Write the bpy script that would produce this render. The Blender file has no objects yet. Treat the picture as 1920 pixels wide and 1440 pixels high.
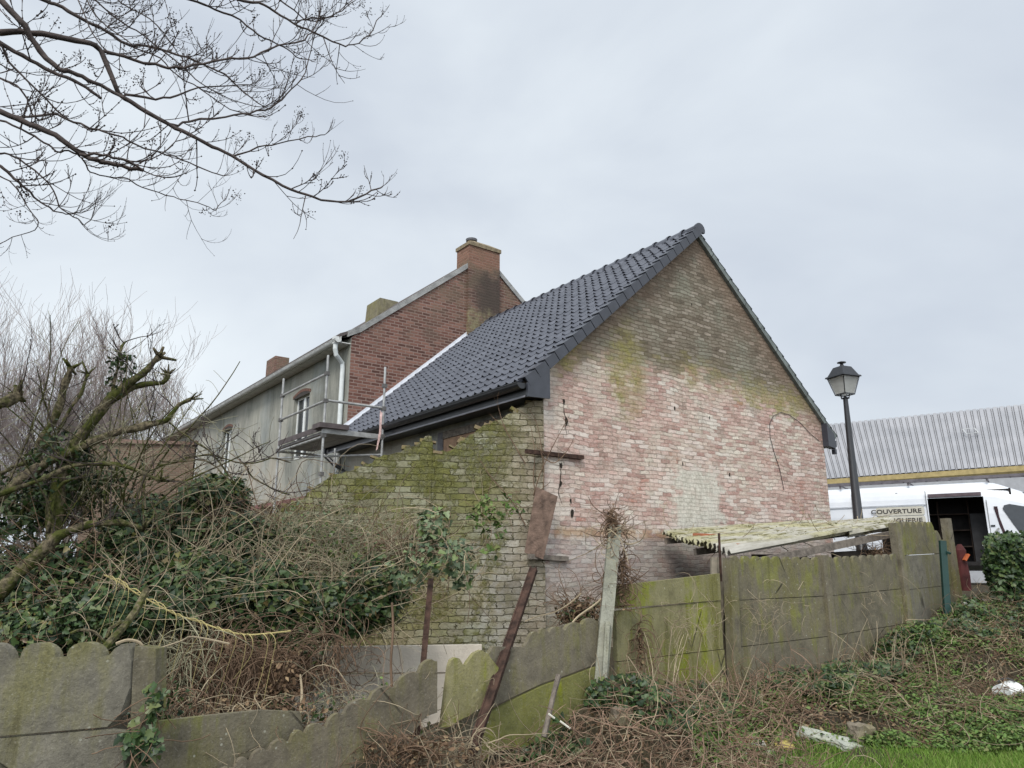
import bpy, math, random
import numpy as np
from math import sin, cos, pi, radians, sqrt, atan2, exp
from mathutils import Vector, Matrix, noise as mnoise
random.seed(7); rng = np.random.default_rng(7)
sc = bpy.context.scene
# ------------------------------------------------------------------ camera
F = 1400.0; TH = radians(13.66); CZ = 1.6
cam = bpy.data.cameras.new('camera'); co = bpy.data.objects.new('camera', cam); sc.collection.objects.link(co)
co.location = (0, 0, CZ); co.rotation_euler = (pi/2 + TH, 0, 0)
cam.sensor_width = 36; cam.lens = F/1920*36; cam.clip_start = .05; cam.clip_end = 2000
sc.camera = co
# ------------------------------------------------------------------ world, sun, exposure
w = bpy.data.worlds.new('World'); sc.world = w; w.use_nodes = True
wt = w.node_tree; wn = wt.nodes; wl = wt.links; wn.clear()
def _n(t, **k):
    n = wn.new(t)
    for a, b in k.items(): setattr(n, a, b)
    return n
SUN_EL, SUN_AZ = radians(48), radians(200)
out = _n('ShaderNodeOutputWorld'); bg = _n('ShaderNodeBackground'); bg.inputs[1].default_value = 1.0
sky = _n('ShaderNodeTexSky', sky_type='NISHITA', sun_disc=False, sun_elevation=SUN_EL, sun_rotation=SUN_AZ, dust_density=5, air_density=1.2)
skm = _n('ShaderNodeVectorMath', operation='SCALE'); skm.inputs['Scale'].default_value = .08; wl.new(sky.outputs[0], skm.inputs[0])
tc = _n('ShaderNodeTexCoord'); mp = _n('ShaderNodeMapping'); mp.inputs['Scale'].default_value = (1, 1, 2.2)
mp.inputs['Location'].default_value = (3.1, 1.3, .4)
wl.new(tc.outputs['Generated'], mp.inputs[0])
nz = _n('ShaderNodeTexNoise'); nz.inputs['Scale'].default_value = 1.7; nz.inputs['Detail'].default_value = 5; nz.inputs['Roughness'].default_value = .5; nz.inputs['Distortion'].default_value = .4
wl.new(mp.outputs[0], nz.inputs[0])
rp = _n('ShaderNodeValToRGB'); e = rp.color_ramp.elements
e[0].position = .3; e[0].color = (.565, .62, .70, 1); e[1].position = .72; e[1].color = (.81, .87, .915, 1)
wl.new(nz.outputs[0], rp.inputs[0])
sp = _n('ShaderNodeSeparateXYZ'); wl.new(tc.outputs['Generated'], sp.inputs[0])
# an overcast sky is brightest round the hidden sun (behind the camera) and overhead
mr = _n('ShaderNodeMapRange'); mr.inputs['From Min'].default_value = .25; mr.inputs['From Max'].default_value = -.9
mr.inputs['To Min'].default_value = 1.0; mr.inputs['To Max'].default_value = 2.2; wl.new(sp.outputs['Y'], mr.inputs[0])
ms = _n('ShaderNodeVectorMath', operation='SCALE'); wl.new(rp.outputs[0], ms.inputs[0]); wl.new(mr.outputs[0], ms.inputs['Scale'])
mx = _n('ShaderNodeMix', data_type='RGBA'); mx.inputs[0].default_value = .9
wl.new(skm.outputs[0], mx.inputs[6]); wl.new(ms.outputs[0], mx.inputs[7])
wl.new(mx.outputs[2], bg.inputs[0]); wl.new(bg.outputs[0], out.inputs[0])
sun = bpy.data.lights.new('sun', 'SUN'); sun.energy = 2.0; sun.angle = radians(18); sun.color = (1, .95, .88)
so = bpy.data.objects.new('sun', sun); sc.collection.objects.link(so)
sd = Vector((sin(SUN_AZ)*cos(SUN_EL), cos(SUN_AZ)*cos(SUN_EL), sin(SUN_EL)))
so.rotation_euler = sd.to_track_quat('Z', 'Y').to_euler()
sc.view_settings.view_transform = 'Standard'; sc.view_settings.look = 'None'; sc.view_settings.gamma = 1; sc.view_settings.exposure = 0.22

# ------------------------------------------------------------------ photo geometry
def ray(px, py):
    r = (px-960)/F; u = (720-py)/F
    return Vector((r, cos(TH)-u*sin(TH), sin(TH)+u*cos(TH)))
def at(px, py, D):
    d = ray(px, py); return Vector((0, 0, CZ)) + d*(D/d.y)
AH = radians(36.6); C0 = Vector((.46, 11, 0)); D2 = Vector((cos(AH), sin(AH), 0)); D1 = Vector((-sin(AH), cos(AH), 0))
def onplane(px, py, p0, n):
    d = ray(px, py); c = Vector((0, 0, CZ)); return c + d*((p0-c).dot(n)/d.dot(n))
def hloc(px, py, ax, v):
    n = D2 if ax == 'x' else D1
    p = onplane(px, py, C0+n*v, n)-C0; return Vector((p.dot(D2), p.dot(D1), p.z))
GC = [(0,0,0),(2.3,6.2,0),(4.4,6.5,.05),(8,7,.15),(2.3,8.1,.3),(3.65,8.9,.42),(5.2,9.9,.75),(6.65,11.3,1.03),(8,11,1.05),(.9,7,.5),
      (0,6.3,.12),(-1,5.6,-.2),(-2.1,4.6,-.5),(-3.5,4.0,-.6),(-.5,4.6,-.1),(.8,5.2,.0),(.5,10.5,.4),(-4,10,0),(-2.5,8,-.2),(5,13,.9),(9,16,1.1),
      (5.3,8.2,.2),(13,21,1.1),(20,20,1.1),(20,40,1.1),(-10,20,.4),(-20,40,.4),(-8,6,-.4),(0,-10,0),(30,0,.3),(-30,-5,-.3),(60,100,1.2),(-60,100,.5)]
GCn = np.array(GC)
def G(x, y):
    x = np.asarray(x, float); y = np.asarray(y, float)
    d = (x[..., None]-GCn[:, 0])**2 + (y[..., None]-GCn[:, 1])**2 + .15
    wt_ = d**-1.7
    return (wt_*GCn[:, 2]).sum(-1)/wt_.sum(-1)
def g(x, y): return float(G(np.array([x]), np.array([y]))[0])

# ------------------------------------------------------------------ node helpers
class M:
    def __init__(s, name, rough=.8, spec=.3):
        s.m = bpy.data.materials.new(name); s.m.use_nodes = True; s.t = s.m.node_tree
        s.t.nodes.clear(); s.b = s.t.nodes.new('ShaderNodeBsdfPrincipled'); o = s.t.nodes.new('ShaderNodeOutputMaterial')
        s.t.links.new(s.b.outputs[0], o.inputs[0]); s.b.inputs['Roughness'].default_value = rough
        s.b.inputs['Specular IOR Level'].default_value = spec
        s.tc = s.t.nodes.new('ShaderNodeTexCoord')
    def put(s, sock, v):
        if hasattr(v, 'is_linked') or isinstance(v, bpy.types.NodeSocket): s.t.links.new(v, sock)
        elif isinstance(v, (tuple, list)) and len(v) == 3 and sock.type == 'RGBA': sock.default_value = (*v, 1)
        else: sock.default_value = v
    def math(s, op, a, b=0.0, c=None, clamp=False):
        n = s.t.nodes.new('ShaderNodeMath'); n.operation = op; n.use_clamp = clamp
        s.put(n.inputs[0], a); s.put(n.inputs[1], b)
        if c is not None: s.put(n.inputs[2], c)
        return n.outputs[0]
    def add(s, a, b): return s.math('ADD', a, b)
    def sub(s, a, b): return s.math('SUBTRACT', a, b)
    def mul(s, a, b): return s.math('MULTIPLY', a, b)
    def mn(s, a, b): return s.math('MINIMUM', a, b)
    def mxx(s, a, b): return s.math('MAXIMUM', a, b)
    def map(s, v, a, b, c=0.0, d=1.0, smooth=True):
        n = s.t.nodes.new('ShaderNodeMapRange'); n.interpolation_type = 'SMOOTHSTEP' if smooth else 'LINEAR'
        s.put(n.inputs[0], v); n.inputs[1].default_value = a; n.inputs[2].default_value = b
        n.inputs[3].default_value = c; n.inputs[4].default_value = d; return n.outputs[0]
    def noise(s, scale, detail=4, rough=.55, vec=None, dist=0, k=0):
        n = s.t.nodes.new('ShaderNodeTexNoise'); n.inputs['Scale'].default_value = scale
        n.inputs['Detail'].default_value = detail; n.inputs['Roughness'].default_value = rough; n.inputs['Distortion'].default_value = dist
        s.put(n.inputs['Vector'], vec if vec is not None else s.tc.outputs['Object']); return n.outputs[1 if k else 0]
    def vor(s, scale, vec=None, feat='F1', o='Distance', rnd=1.0):
        n = s.t.nodes.new('ShaderNodeTexVoronoi'); n.feature = feat; n.inputs['Scale'].default_value = scale; n.inputs['Randomness'].default_value = rnd
        s.put(n.inputs['Vector'], vec if vec is not None else s.tc.outputs['Object']); return n.outputs[o]
    def mix(s, f, a, b, mode='MIX'):
        n = s.t.nodes.new('ShaderNodeMix'); n.data_type = 'RGBA'; n.blend_type = mode
        s.put(n.inputs[0], f); s.put(n.inputs[6], a); s.put(n.inputs[7], b); return n.outputs[2]
    def ramp(s, f, *st):
        n = s.t.nodes.new('ShaderNodeValToRGB'); cr = n.color_ramp
        for i, (p, c) in enumerate(st):
            e = cr.elements[i] if i < 2 else cr.elements.new(p)
            e.position = p; e.color = (*c, 1)
        s.put(n.inputs[0], f); return n.outputs[0]
    def xyz(s, v=None):
        n = s.t.nodes.new('ShaderNodeSeparateXYZ'); s.put(n.inputs[0], v if v is not None else s.tc.outputs['Object']); return n.outputs
    def comb(s, x, y, z=0.0):
        n = s.t.nodes.new('ShaderNodeCombineXYZ'); s.put(n.inputs[0], x); s.put(n.inputs[1], y); s.put(n.inputs[2], z); return n.outputs[0]
    def scale(s, v, sc_):
        n = s.t.nodes.new('ShaderNodeMapping'); n.inputs['Scale'].default_value = sc_; s.put(n.inputs[0], v); return n.outputs[0]
    def island(s):
        n = s.t.nodes.new('ShaderNodeNewGeometry'); return n.outputs['Random Per Island']
    def bump(s, h, dist=.01, st=1.0):
        n = s.t.nodes.new('ShaderNodeBump'); n.inputs['Distance'].default_value = dist; n.inputs['Strength'].default_value = st
        s.put(n.inputs['Height'], h); s.t.links.new(n.outputs[0], s.b.inputs['Normal'])
    def col(s, c): s.put(s.b.inputs['Base Color'], c); return s
    def rgh(s, c): s.put(s.b.inputs['Roughness'], c); return s
    def blob(s, X, Z, cx, cz, rx, rz, soft=.5):
        a = s.math('POWER', s.math('ABSOLUTE', s.mul(s.sub(X, cx), 1/rx)), 2.0); b = s.math('POWER', s.math('ABSOLUTE', s.mul(s.sub(Z, cz), 1/rz)), 2.0)
        return s.map(s.add(a, b), 1+soft, 1-soft)
    def box(s, X, Z, x0, x1, z0, z1, soft=.1):
        a = s.mul(s.map(X, x0-soft, x0+soft), s.map(X, x1+soft, x1-soft))
        return s.mul(a, s.mul(s.map(Z, z0-soft, z0+soft), s.map(Z, z1+soft, z1-soft)))
def simple(name, c, rough=.8, var=.25, sc_=6, bump=0, spec=.3, metal=0, bs=40):
    m = M(name, rough, spec)
    n = m.noise(sc_, 6)
    m.col(m.ramp(n, (.3, tuple(v*(1-var) for v in c)), (.7, tuple(min(1, v*(1+var)) for v in c))))
    m.b.inputs['Metallic'].default_value = metal
    if bump: m.bump(m.noise(bs, 4), bump)
    return m.m
def brickbase(m, X, Z, bw=.215, rh=.073, mortar=.009, off=.5, wob=.012):
    nx = m.noise(1.3, 3, k=0); n2 = m.noise(8, 3); n3 = m.noise(13, 3, vec=m.scale(m.tc.outputs['Object'], (1, 1, 1.7)))
    zz = m.add(Z, m.add(m.mul(m.sub(nx, .5), wob*3), m.mul(m.sub(n2, .5), wob)))
    xx = m.add(X, m.mul(m.sub(n3, .5), wob*3))
    v = m.comb(xx, zz)
    n = m.t.nodes.new('ShaderNodeTexBrick'); m.put(n.inputs['Vector'], v)
    n.inputs['Scale'].default_value = 1; n.inputs['Brick Width'].default_value = bw; n.inputs['Row Height'].default_value = rh
    n.inputs['Mortar Size'].default_value = mortar; n.inputs['Mortar Smooth'].default_value = .35; n.offset = off
    n.inputs['Color1'].default_value = (0, 0, 0, 1); n.inputs['Color2'].default_value = (1, 1, 1, 1); n.inputs['Mortar'].default_value = (.5, .5, .5, 1)
    row = m.math('FLOOR', m.mul(zz, 1/rh)); par = m.math('MODULO', m.math('ABSOLUTE', row), 2.0)
    colm = m.math('FLOOR', m.mul(m.add(xx, m.mul(m.sub(1.0, par), off*bw)), 1/bw)); m.cell = m.comb(m.mul(colm, bw), m.mul(row, rh), 7.0)
    wn_ = m.t.nodes.new('ShaderNodeTexWhiteNoise'); wn_.noise_dimensions = '3D'; m.put(wn_.inputs['Vector'], m.cell); m.wn = wn_.outputs['Value']
    return n.outputs['Color'], n.outputs['Fac']

# ------------------------------------------------------------------ mesh helpers
class MB:
    def __init__(s): s.v = []; s.f = []
    def quad(s, *p):
        i = len(s.v); s.v += [tuple(q) for q in p]; s.f.append(tuple(range(i, i+len(p)))); return s
    def hexa(s, b, t):      # bottom 4, top 4 corners
        i = len(s.v); s.v += [tuple(q) for q in b]+[tuple(q) for q in t]
        s.f += [(i+3, i+2, i+1, i), (i+4, i+5, i+6, i+7)]+[(i+k, i+(k+1) % 4, i+4+(k+1) % 4, i+4+k) for k in range(4)]; return s
    def box(s, x0, x1, y0, y1, z0, z1):
        return s.hexa([(x0, y0, z0), (x1, y0, z0), (x1, y1, z0), (x0, y1, z0)], [(x0, y0, z1), (x1, y0, z1), (x1, y1, z1), (x0, y1, z1)])
    def prism(s, poly, vec):
        i = len(s.v); n = len(poly); vec = Vector(vec); P = [Vector(p) for p in poly]
        s.v += [tuple(p) for p in P]+[tuple(p+vec) for p in P]
        s.f += [tuple(range(i, i+n)), tuple(range(i+2*n-1, i+n-1, -1))]+[(i+k, i+n+k, i+n+(k+1) % n, i+(k+1) % n) for k in range(n)]; return s
    def beam(s, a, b, wx, wy, up=(0, 0, 1), w2=None):
        a = Vector(a); b = Vector(b); d = (b-a).normalized(); u = Vector(up)
        if abs(d.dot(u)) > .95: u = Vector((0, 1, 0))
        sx = d.cross(u).normalized(); sy = sx.cross(d).normalized(); k = w2 or 1
        c = [(-1, -1), (1, -1), (1, 1), (-1, 1)]
        return s.hexa([a+sx*(wx/2*i)+sy*(wy/2*j) for i, j in c], [b+sx*(wx*k/2*i)+sy*(wy*k/2*j) for i, j in c])
    def tube(s, pts, r, n=6, cap=True):
        P = [Vector(p) for p in pts]; m = len(P)
        if not hasattr(r, '__len__'): r = [r]*m
        i0 = len(s.v); up = None
        for k in range(m):
            t = (P[min(k+1, m-1)]-P[max(k-1, 0)])
            if t.length < 1e-9: t = Vector((0, 0, 1))
            t.normalize()
            if up is None:
                up = Vector((0, 0, 1)) if abs(t.z) < .9 else Vector((1, 0, 0))
            a = up-t*up.dot(t)
            if a.length < 1e-6: a = t.orthogonal()
            a.normalize(); up = a; b = t.cross(a)
            for j in range(n):
                q = P[k]+a*(r[k]*cos(2*pi*j/n))+b*(r[k]*sin(2*pi*j/n)); s.v.append((q.x, q.y, q.z))
        for k in range(m-1):
            for j in range(n):
                s.f.append((i0+k*n+j, i0+k*n+(j+1) % n, i0+(k+1)*n+(j+1) % n, i0+(k+1)*n+j))
        if cap and n > 3: s.f.append(tuple(i0+j for j in reversed(range(n)))); s.f.append(tuple(i0+(m-1)*n+j for j in range(n)))
        return s
    def blob(s, c, r, seg=5):
        c = Vector(c); i = len(s.v)
        s.v += [tuple(c+Vector(d)*r) for d in ((0, 0, 1), (1, 0, 0), (0, 1, 0), (-1, 0, 0), (0, -1, 0), (0, 0, -1))]
        s.f += [(i, i+1, i+2), (i, i+2, i+3), (i, i+3, i+4), (i, i+4, i+1), (i+5, i+2, i+1), (i+5, i+3, i+2), (i+5, i+4, i+3), (i+5, i+1, i+4)]
    def lathe(s, c, prof, n=16, ax=None):
        i0 = len(s.v); c = Vector(c)
        for r, z in prof:
            for j in range(n):
                a = 2*pi*j/n; s.v.append(tuple(c+Vector((r*cos(a), r*sin(a), z))))
        for k in range(len(prof)-1):
            for j in range(n): s.f.append((i0+k*n+j, i0+k*n+(j+1) % n, i0+(k+1)*n+(j+1) % n, i0+(k+1)*n+j))
        return s
    def build(s, name, mat, parent=None, local=False, smooth=False):
        me = bpy.data.meshes.new(name)
        v = np.array(s.v, dtype=float) if len(s.v) else np.zeros((0, 3))
        if parent is not None and not local:
            r = parent.rotation_euler.z; l = WORLD[parent.name] if parent.name in WORLD else parent.location
            d = v-np.array(l); v = np.stack([d[:, 0]*cos(r)+d[:, 1]*sin(r), -d[:, 0]*sin(r)+d[:, 1]*cos(r), d[:, 2]], 1)
        me.from_pydata(v.tolist(), [], s.f); me.update()
        if smooth: me.polygons.foreach_set('use_smooth', [True]*len(me.polygons))
        if mat: me.materials.append(mat)
        o = bpy.data.objects.new(name, me); sc.collection.objects.link(o)
        if parent is not None: o.parent = parent
        return o
WORLD = {}
def thing(name, label, cat, loc=(0, 0, 0), rz=0, group=None):
    o = bpy.data.objects.new(name, None); sc.collection.objects.link(o); o.location = loc; o.rotation_euler = (0, 0, rz)
    o.empty_display_size = .2
    o['label'] = label; o['category'] = cat
    if group: o['group'] = group
    return o
def tag(o, label, cat, group=None):
    o['label'] = label; o['category'] = cat
    if group: o['group'] = group
    return o
def rebase(o):   # mesh-only thing: put its origin at its base
    me = o.data; n = len(me.vertices); a = np.empty(n*3); me.vertices.foreach_get('co', a); a = a.reshape(-1, 3)
    c = np.array([a[:, 0].mean(), a[:, 1].mean(), a[:, 2].min()]); a -= c; me.vertices.foreach_set('co', a.ravel()); me.update()
    o.location = Vector(o.location)+Vector(c); return o

# ------------------------------------------------------------------ ground
def axis(vals):
    return np.array(vals)
def gaxis(lo, hi, step, far):
    a = list(np.arange(lo, hi+1e-6, step)); s = step; x = hi
    while x < far: s *= 1.35; x += s; a.append(x)
    s = step; x = lo
    while x > -far: s *= 1.35; x -= s; a.insert(0, x)
    return np.array(a)
gx = gaxis(-6, 12, .1, 900); gy = gaxis(1, 16, .1, 900)
XX, YY = np.meshgrid(gx, gy)
ZZ = np.zeros_like(XX)
for r in range(XX.shape[0]): ZZ[r] = G(XX[r], YY[r])
nzv = np.array([[mnoise.noise(Vector((x*1.7, y*1.7, 0)))*.07+mnoise.noise(Vector((x*5, y*5, 3)))*.025 for x in gx] for y in gy])
near = np.clip(1-np.maximum(np.abs(XX-3)/14, np.abs(YY-8)/12), 0, 1)
ZZ += nzv*np.clip(near*3, 0, 1)
mb = MB(); ny, nx_ = XX.shape
mb.v = np.stack([XX.ravel(), YY.ravel(), ZZ.ravel()], 1).tolist()
mb.f = [(j*nx_+i, j*nx_+i+1, (j+1)*nx_+i+1, (j+1)*nx_+i) for j in range(ny-1) for i in range(nx_-1)]
m = M('soil_and_litter', .95)
c = m.ramp(m.noise(3, 8, .7), (.3, (.022, .018, .011)), (.55, (.055, .045, .026)), (.75, (.04, .055, .018)))
m.col(c); m.bump(m.noise(30, 6), .03)
ground = mb.build('ground', m.m, smooth=True); ground['kind'] = 'structure'

# ------------------------------------------------------------------ materials
def mat_gable():
    m = M('weathered_whitewashed_brick', .9, .2); X, Y, Z = m.xyz()
    rnd, mor = brickbase(m, X, Z, .205, .068, .008, wob=.042)
    fine = m.noise(17, 6, .8, vec=m.scale(m.tc.outputs['Object'], (.55, 1, 1.5))); rnd = m.add(m.mul(rnd, .55), m.mul(m.map(fine, .33, .67), .5))
    n1 = m.noise(1.1, 6, .65); n2 = m.noise(4, 6, .7); n3 = m.noise(22, 4, .7); n0 = m.noise(.7, 3)
    n1c = m.noise(1.3, 6, .7, vec=m.cell); n2c = m.noise(4.5, 4, .7, vec=m.cell); wv = m.mul(m.sub(m.wn, .5), .28)
    Zn = m.add(Z, m.add(m.mul(m.sub(n2c, .5), .7), m.mul(wv, .9))); Xn = m.add(X, m.mul(m.sub(n2, .5), .7))
    brick = m.ramp(rnd, (0, (.24, .14, .115)), (.45, (.44, .28, .235)), (1, (.66, .51, .44)))
    # washed-out limewash over the lower wall, patchy brick by brick
    wash = m.map(m.add(m.mul(m.wn, .42), m.add(m.mul(n1c, .65), m.mul(n2, .35))), .50, .84)
    c = m.mix(wash, brick, m.ramp(m.add(m.mul(n3, .6), m.mul(rnd, .4)), (.25, (.40, .32, .25)), (.7, (.78, .71, .60))))
    pink = m.map(m.add(m.noise(1.1, 6, .7, vec=m.cell), wv), .47, .60)
    c = m.mix(m.mul(pink, m.map(n2, .35, .65, .3, .75)), c, m.mix(rnd, (.36, .165, .135), (.66, .41, .36)))
    gry = m.map(m.noise(1.6, 5, .6, vec=m.scale(m.tc.outputs['Object'], (1, 1, 1.7))), .52, .7)
    c = m.mix(m.mul(gry, .55), c, (.43, .41, .35))
    # red spots where the skin has come off
    sp = m.map(m.add(m.noise(1.9, 4, .6, vec=m.cell), m.mul(wv, .8)), .62, .68)
    c = m.mix(m.mul(sp, m.map(n2, .4, .6, .1, .6)), c, (.38, .15, .10))
    wht = m.map(m.add(m.noise(1.6, 6, .7, vec=m.cell), m.mul(wv, 1.1)), .56, .66); c = m.mix(m.mul(wht, .55), c, (.74, .69, .62))
    grm = m.map(m.noise(1.8, 8, .8, vec=m.scale(m.tc.outputs['Object'], (1, 1, .45))), .54, .66); c = m.mix(m.mul(grm, .5), c, (.20, .165, .12))
    # mortar
    c = m.mix(m.mul(mor, m.map(n2, .38, .65, .0, .85)), c, (.24, .19, .15))
    sk = m.noise(38, 4, .8, vec=m.scale(m.tc.outputs['Object'], (.6, 1, 1.2))); c = m.mix(m.mul(m.map(sk, .56, .64), .45), c, (.80, .76, .70)); c = m.mix(m.mul(m.map(sk, .44, .36), .45), c, (.15, .11, .09))
    pit = m.map(m.noise(20, 5, .85, vec=m.scale(m.tc.outputs['Object'], (.5, 1, 1.4))), .56, .68); c = m.mix(m.mul(pit, .65), c, (.16, .11, .085))
    # old upper triangle above the former roof line: grey-brown weathering
    zl = m.add(4.95, m.mul(m.math('ABSOLUTE', m.sub(X, 3.8)), -.05))
    up = m.map(m.sub(Zn, zl), -.16, .22)
    dark = m.ramp(m.add(m.mul(m.wn, .25), m.add(m.mul(rnd, .3), m.mul(n2, .5))), (.25, (.075, .064, .045)), (.55, (.185, .158, .115)), (.85, (.37, .32, .26)))
    dark = m.mix(m.mul(m.map(n1, .45, .65), .6), dark, (.24, .25, .19))
    dark = m.mix(m.mul(mor, .7), dark, (.10, .08, .055))
    c = m.mix(m.mul(up, .93), c, dark)
    # brownish shoulders close to both rakes
    dz = m.sub(m.sub(7.72, m.mul(m.math('ABSOLUTE', m.sub(X, 3.78)), .861)), Zn)
    rk = m.map(dz, .75, .05)
    c = m.mix(m.mul(rk, .55), c, m.mix(rnd, (.12, .08, .055), (.26, .17, .12)))
    # moss along the old roof line and in runs under it
    band = m.mul(m.map(m.math('ABSOLUTE', m.sub(Zn, zl)), .42, .05), m.map(n0, .38, .6))
    mossb = m.mxx(band, m.mxx(m.blob(Xn, Zn, 1.85, 4.75, .42, .75, .8), m.blob(Xn, Zn, 5.9, 4.75, 1.2, .16, .7)))
    c = m.mix(m.mul(mossb, m.map(n2, .35, .65, .25, .85)), c, m.ramp(n3, (.3, (.15, .14, .04)), (.7, (.36, .32, .10))))
    # plaster patch low in the middle, blue-grey wash below, orange course
    X3 = m.add(Xn, m.mul(m.sub(m.noise(3.0, 6, .75), .5), 1.7)); Z3 = m.add(Zn, m.mul(m.sub(m.noise(2.0, 5, .7, vec=m.scale(m.tc.outputs['Object'], (1.3, 1, 1))), .5), .9)); pl = m.box(X3, Z3, 2.85, 4.05, 1.9, 3.2, .14)
    c = m.mix(m.mul(pl, m.map(n2, .25, .6, .55, 1)), c, m.ramp(m.add(m.mul(n3, .5), m.mul(m.noise(7, 5, .75, vec=m.scale(m.tc.outputs['Object'], (1, 1, .4))), .5)), (.38, (.40, .37, .30)), (.62, (.74, .71, .62))))
    low = m.mul(m.map(Zn, 2.3, 1.85), m.map(n2, .3, .6, .4, 1))
    c = m.mix(m.mul(low, .7), c, m.ramp(m.add(m.mul(n2, .6), m.mul(rnd, .4)), (.2, (.20, .18, .165)), (.8, (.50, .47, .44))))
    orr = m.mul(m.box(X, m.add(Z, m.mul(m.sub(n2, .5), .25)), .2, 2.7, 2.02, 2.16, .05), m.map(n2, .35, .5))
    c = m.mix(m.mul(orr, .5), c, m.mix(n3, (.26, .16, .05), (.55, .27, .10)))
    q = m.mul(m.map(X, .42, .12), m.map(Z, 2.1, 2.6)); q = m.mul(q, m.map(n2, .3, .6)); c = m.mix(m.mul(q, .6), c, (.62, .55, .48))
    base = m.map(Zn, 1.6, .6); c = m.mix(m.mul(base, .5), c, (.16, .17, .08))
    m.col(c)
    h = m.add(m.mul(m.sub(1.0, mor), 1.0), m.add(m.mul(n3, .8), m.mul(n2, .6)))
    m.bump(h, .014, 1.0)
    return m.m
def mat_mossy():
    m = M('mossy_painted_brick', .92, .2); X, Y, Z = m.xyz()
    rnd, mor = brickbase(m, X, Z, .225, .093, .007, wob=.04)
    fine = m.noise(15, 6, .8, vec=m.scale(m.tc.outputs['Object'], (.6, 1, 1.3))); rnd = m.add(m.mul(rnd, .6), m.mul(m.map(fine, .33, .67), .45))
    n1 = m.noise(1.1, 5, .6); n2 = m.noise(5, 6, .7); n3 = m.noise(28, 4, .7)
    wv = m.mul(m.sub(m.wn, .5), .25); c = m.ramp(m.add(m.mul(m.wn, .3), m.add(m.mul(rnd, .3), m.mul(n2, .45))), (.2, (.14, .12, .085)), (.5, (.25, .24, .16)), (.85, (.43, .44, .37)))
    gr = m.map(m.add(m.noise(.9, 5, .65, vec=m.cell), m.add(wv, m.mul(n2, .12))), .44, .68)
    c = m.mix(m.mul(gr, .85), c, m.ramp(n2, (.35, (.075, .08, .012)), (.6, (.175, .17, .04)), (.8, (.33, .31, .13))))
    tan = m.mul(m.map(Z, 2.0, 1.3), m.map(n1, .4, .6)); c = m.mix(m.mul(tan, .7), c, m.ramp(n3, (.3, (.24, .19, .10)), (.7, (.36, .31, .2))))
    # bluish painted area at the house end, low down
    blu = m.mul(m.map(X, -1.5, -.4), m.map(Z, 2.6, 1.9)); c = m.mix(m.mul(blu, m.map(n2, .4, .6, 0, .7)), c, (.40, .40, .39))
    gre = m.mul(m.map(m.add(X, m.mul(m.sub(n2, .5), .8)), -1.0, -.15), m.map(n1, .25, .5, .5, 1)); c = m.mix(m.mul(gre, .85), c, m.ramp(rnd, (.1, (.17, .14, .10)), (.6, (.33, .28, .21)), (1, (.5, .46, .38))))
    c = m.mix(m.mul(mor, m.map(n2, .35, .6, .35, .95)), c, (.045, .04, .018))
    pit = m.map(m.noise(24, 5, .8), .60, .70); c = m.mix(m.mul(pit, .6), c, (.07, .06, .03))
    mo = m.mul(m.map(m.add(m.noise(2.2, 6, .75), m.add(m.mul(m.map(Z, 2.3, 3.6), .10), m.mul(m.map(X, -.2, -1.0), .05))), .535, .60), m.map(X, .0, -.8, .2, 1)); mo = m.mul(mo, m.map(m.noise(11, 5, .8), .38, .58)); c = m.mix(m.mul(mo, .72), c, m.ramp(n3, (.3, (.06, .068, .012)), (.7, (.19, .18, .045))))
    m.col(c); m.bump(m.add(m.mul(m.sub(1.0, mor), 1.0), m.add(m.mul(n3, .9), m.mul(mo, .8))), .016)
    return m.m
def mat_redbrick(name='red_brick', soot=False, hi=0):
    m = M(name, .88, .25); X, Y, Z = m.xyz()
    rnd, mor = brickbase(m, m.add(X, Y), Z, .22, .077, .013, wob=.004)
    n1 = m.noise(1.2, 5, .6); n2 = m.noise(7, 5, .7)
    c = m.ramp(m.add(m.mul(rnd, .7), m.mul(n2, .35)), (.15, (.085, .042, .034)), (.5, (.155, .072, .056)), (.9, (.25, .13, .10)))
    c = m.mix(m.mul(mor, .8), c, (.30, .225, .19))
    c = m.mix(m.mul(m.map(n1, .5, .7), .5), c, (.13, .10, .075))
    wz = m.map(Z, 6.6, 9.4); c = m.mix(m.mul(wz, m.map(m.noise(2.2, 6, .7), .42, .6, .1, .85)), c, (.15, .115, .08))
    if hi: c = m.mix(.62, c, m.mix(n1, (.10, .085, .06), (.21, .17, .12)))
    if soot:
        Zn = m.add(Z, m.mul(m.sub(n1, .5), 1.2))
        n5 = m.noise(3.2, 7, .75); Xn = m.add(X, m.mul(m.sub(n5, .5), .8)); Zn = m.add(Z, m.mul(m.sub(n5, .5), 1.3))
        s1 = m.mul(m.map(Zn, 9.45, 8.95), m.map(Zn, 7.7, 8.3)); c = m.mix(m.mul(s1, m.map(Xn, 3.25, 3.7, .25, .85)), c, (.055, .045, .038))
        s2 = m.mul(m.map(Zn, 8.3, 7.9), m.map(n2, .35, .6, .4, 1)); c = m.mix(m.mul(s2, .7), c, m.ramp(n2, (.3, (.10, .09, .045)), (.7, (.34, .32, .18))))
        s3 = m.map(Zn, 9.25, 9.5); c = m.mix(m.mul(s3, .5), c, (.24, .13, .085))
    m.col(c); m.bump(m.add(m.sub(1.0, mor), m.mul(n2, .5)), .012)
    return m.m
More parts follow.
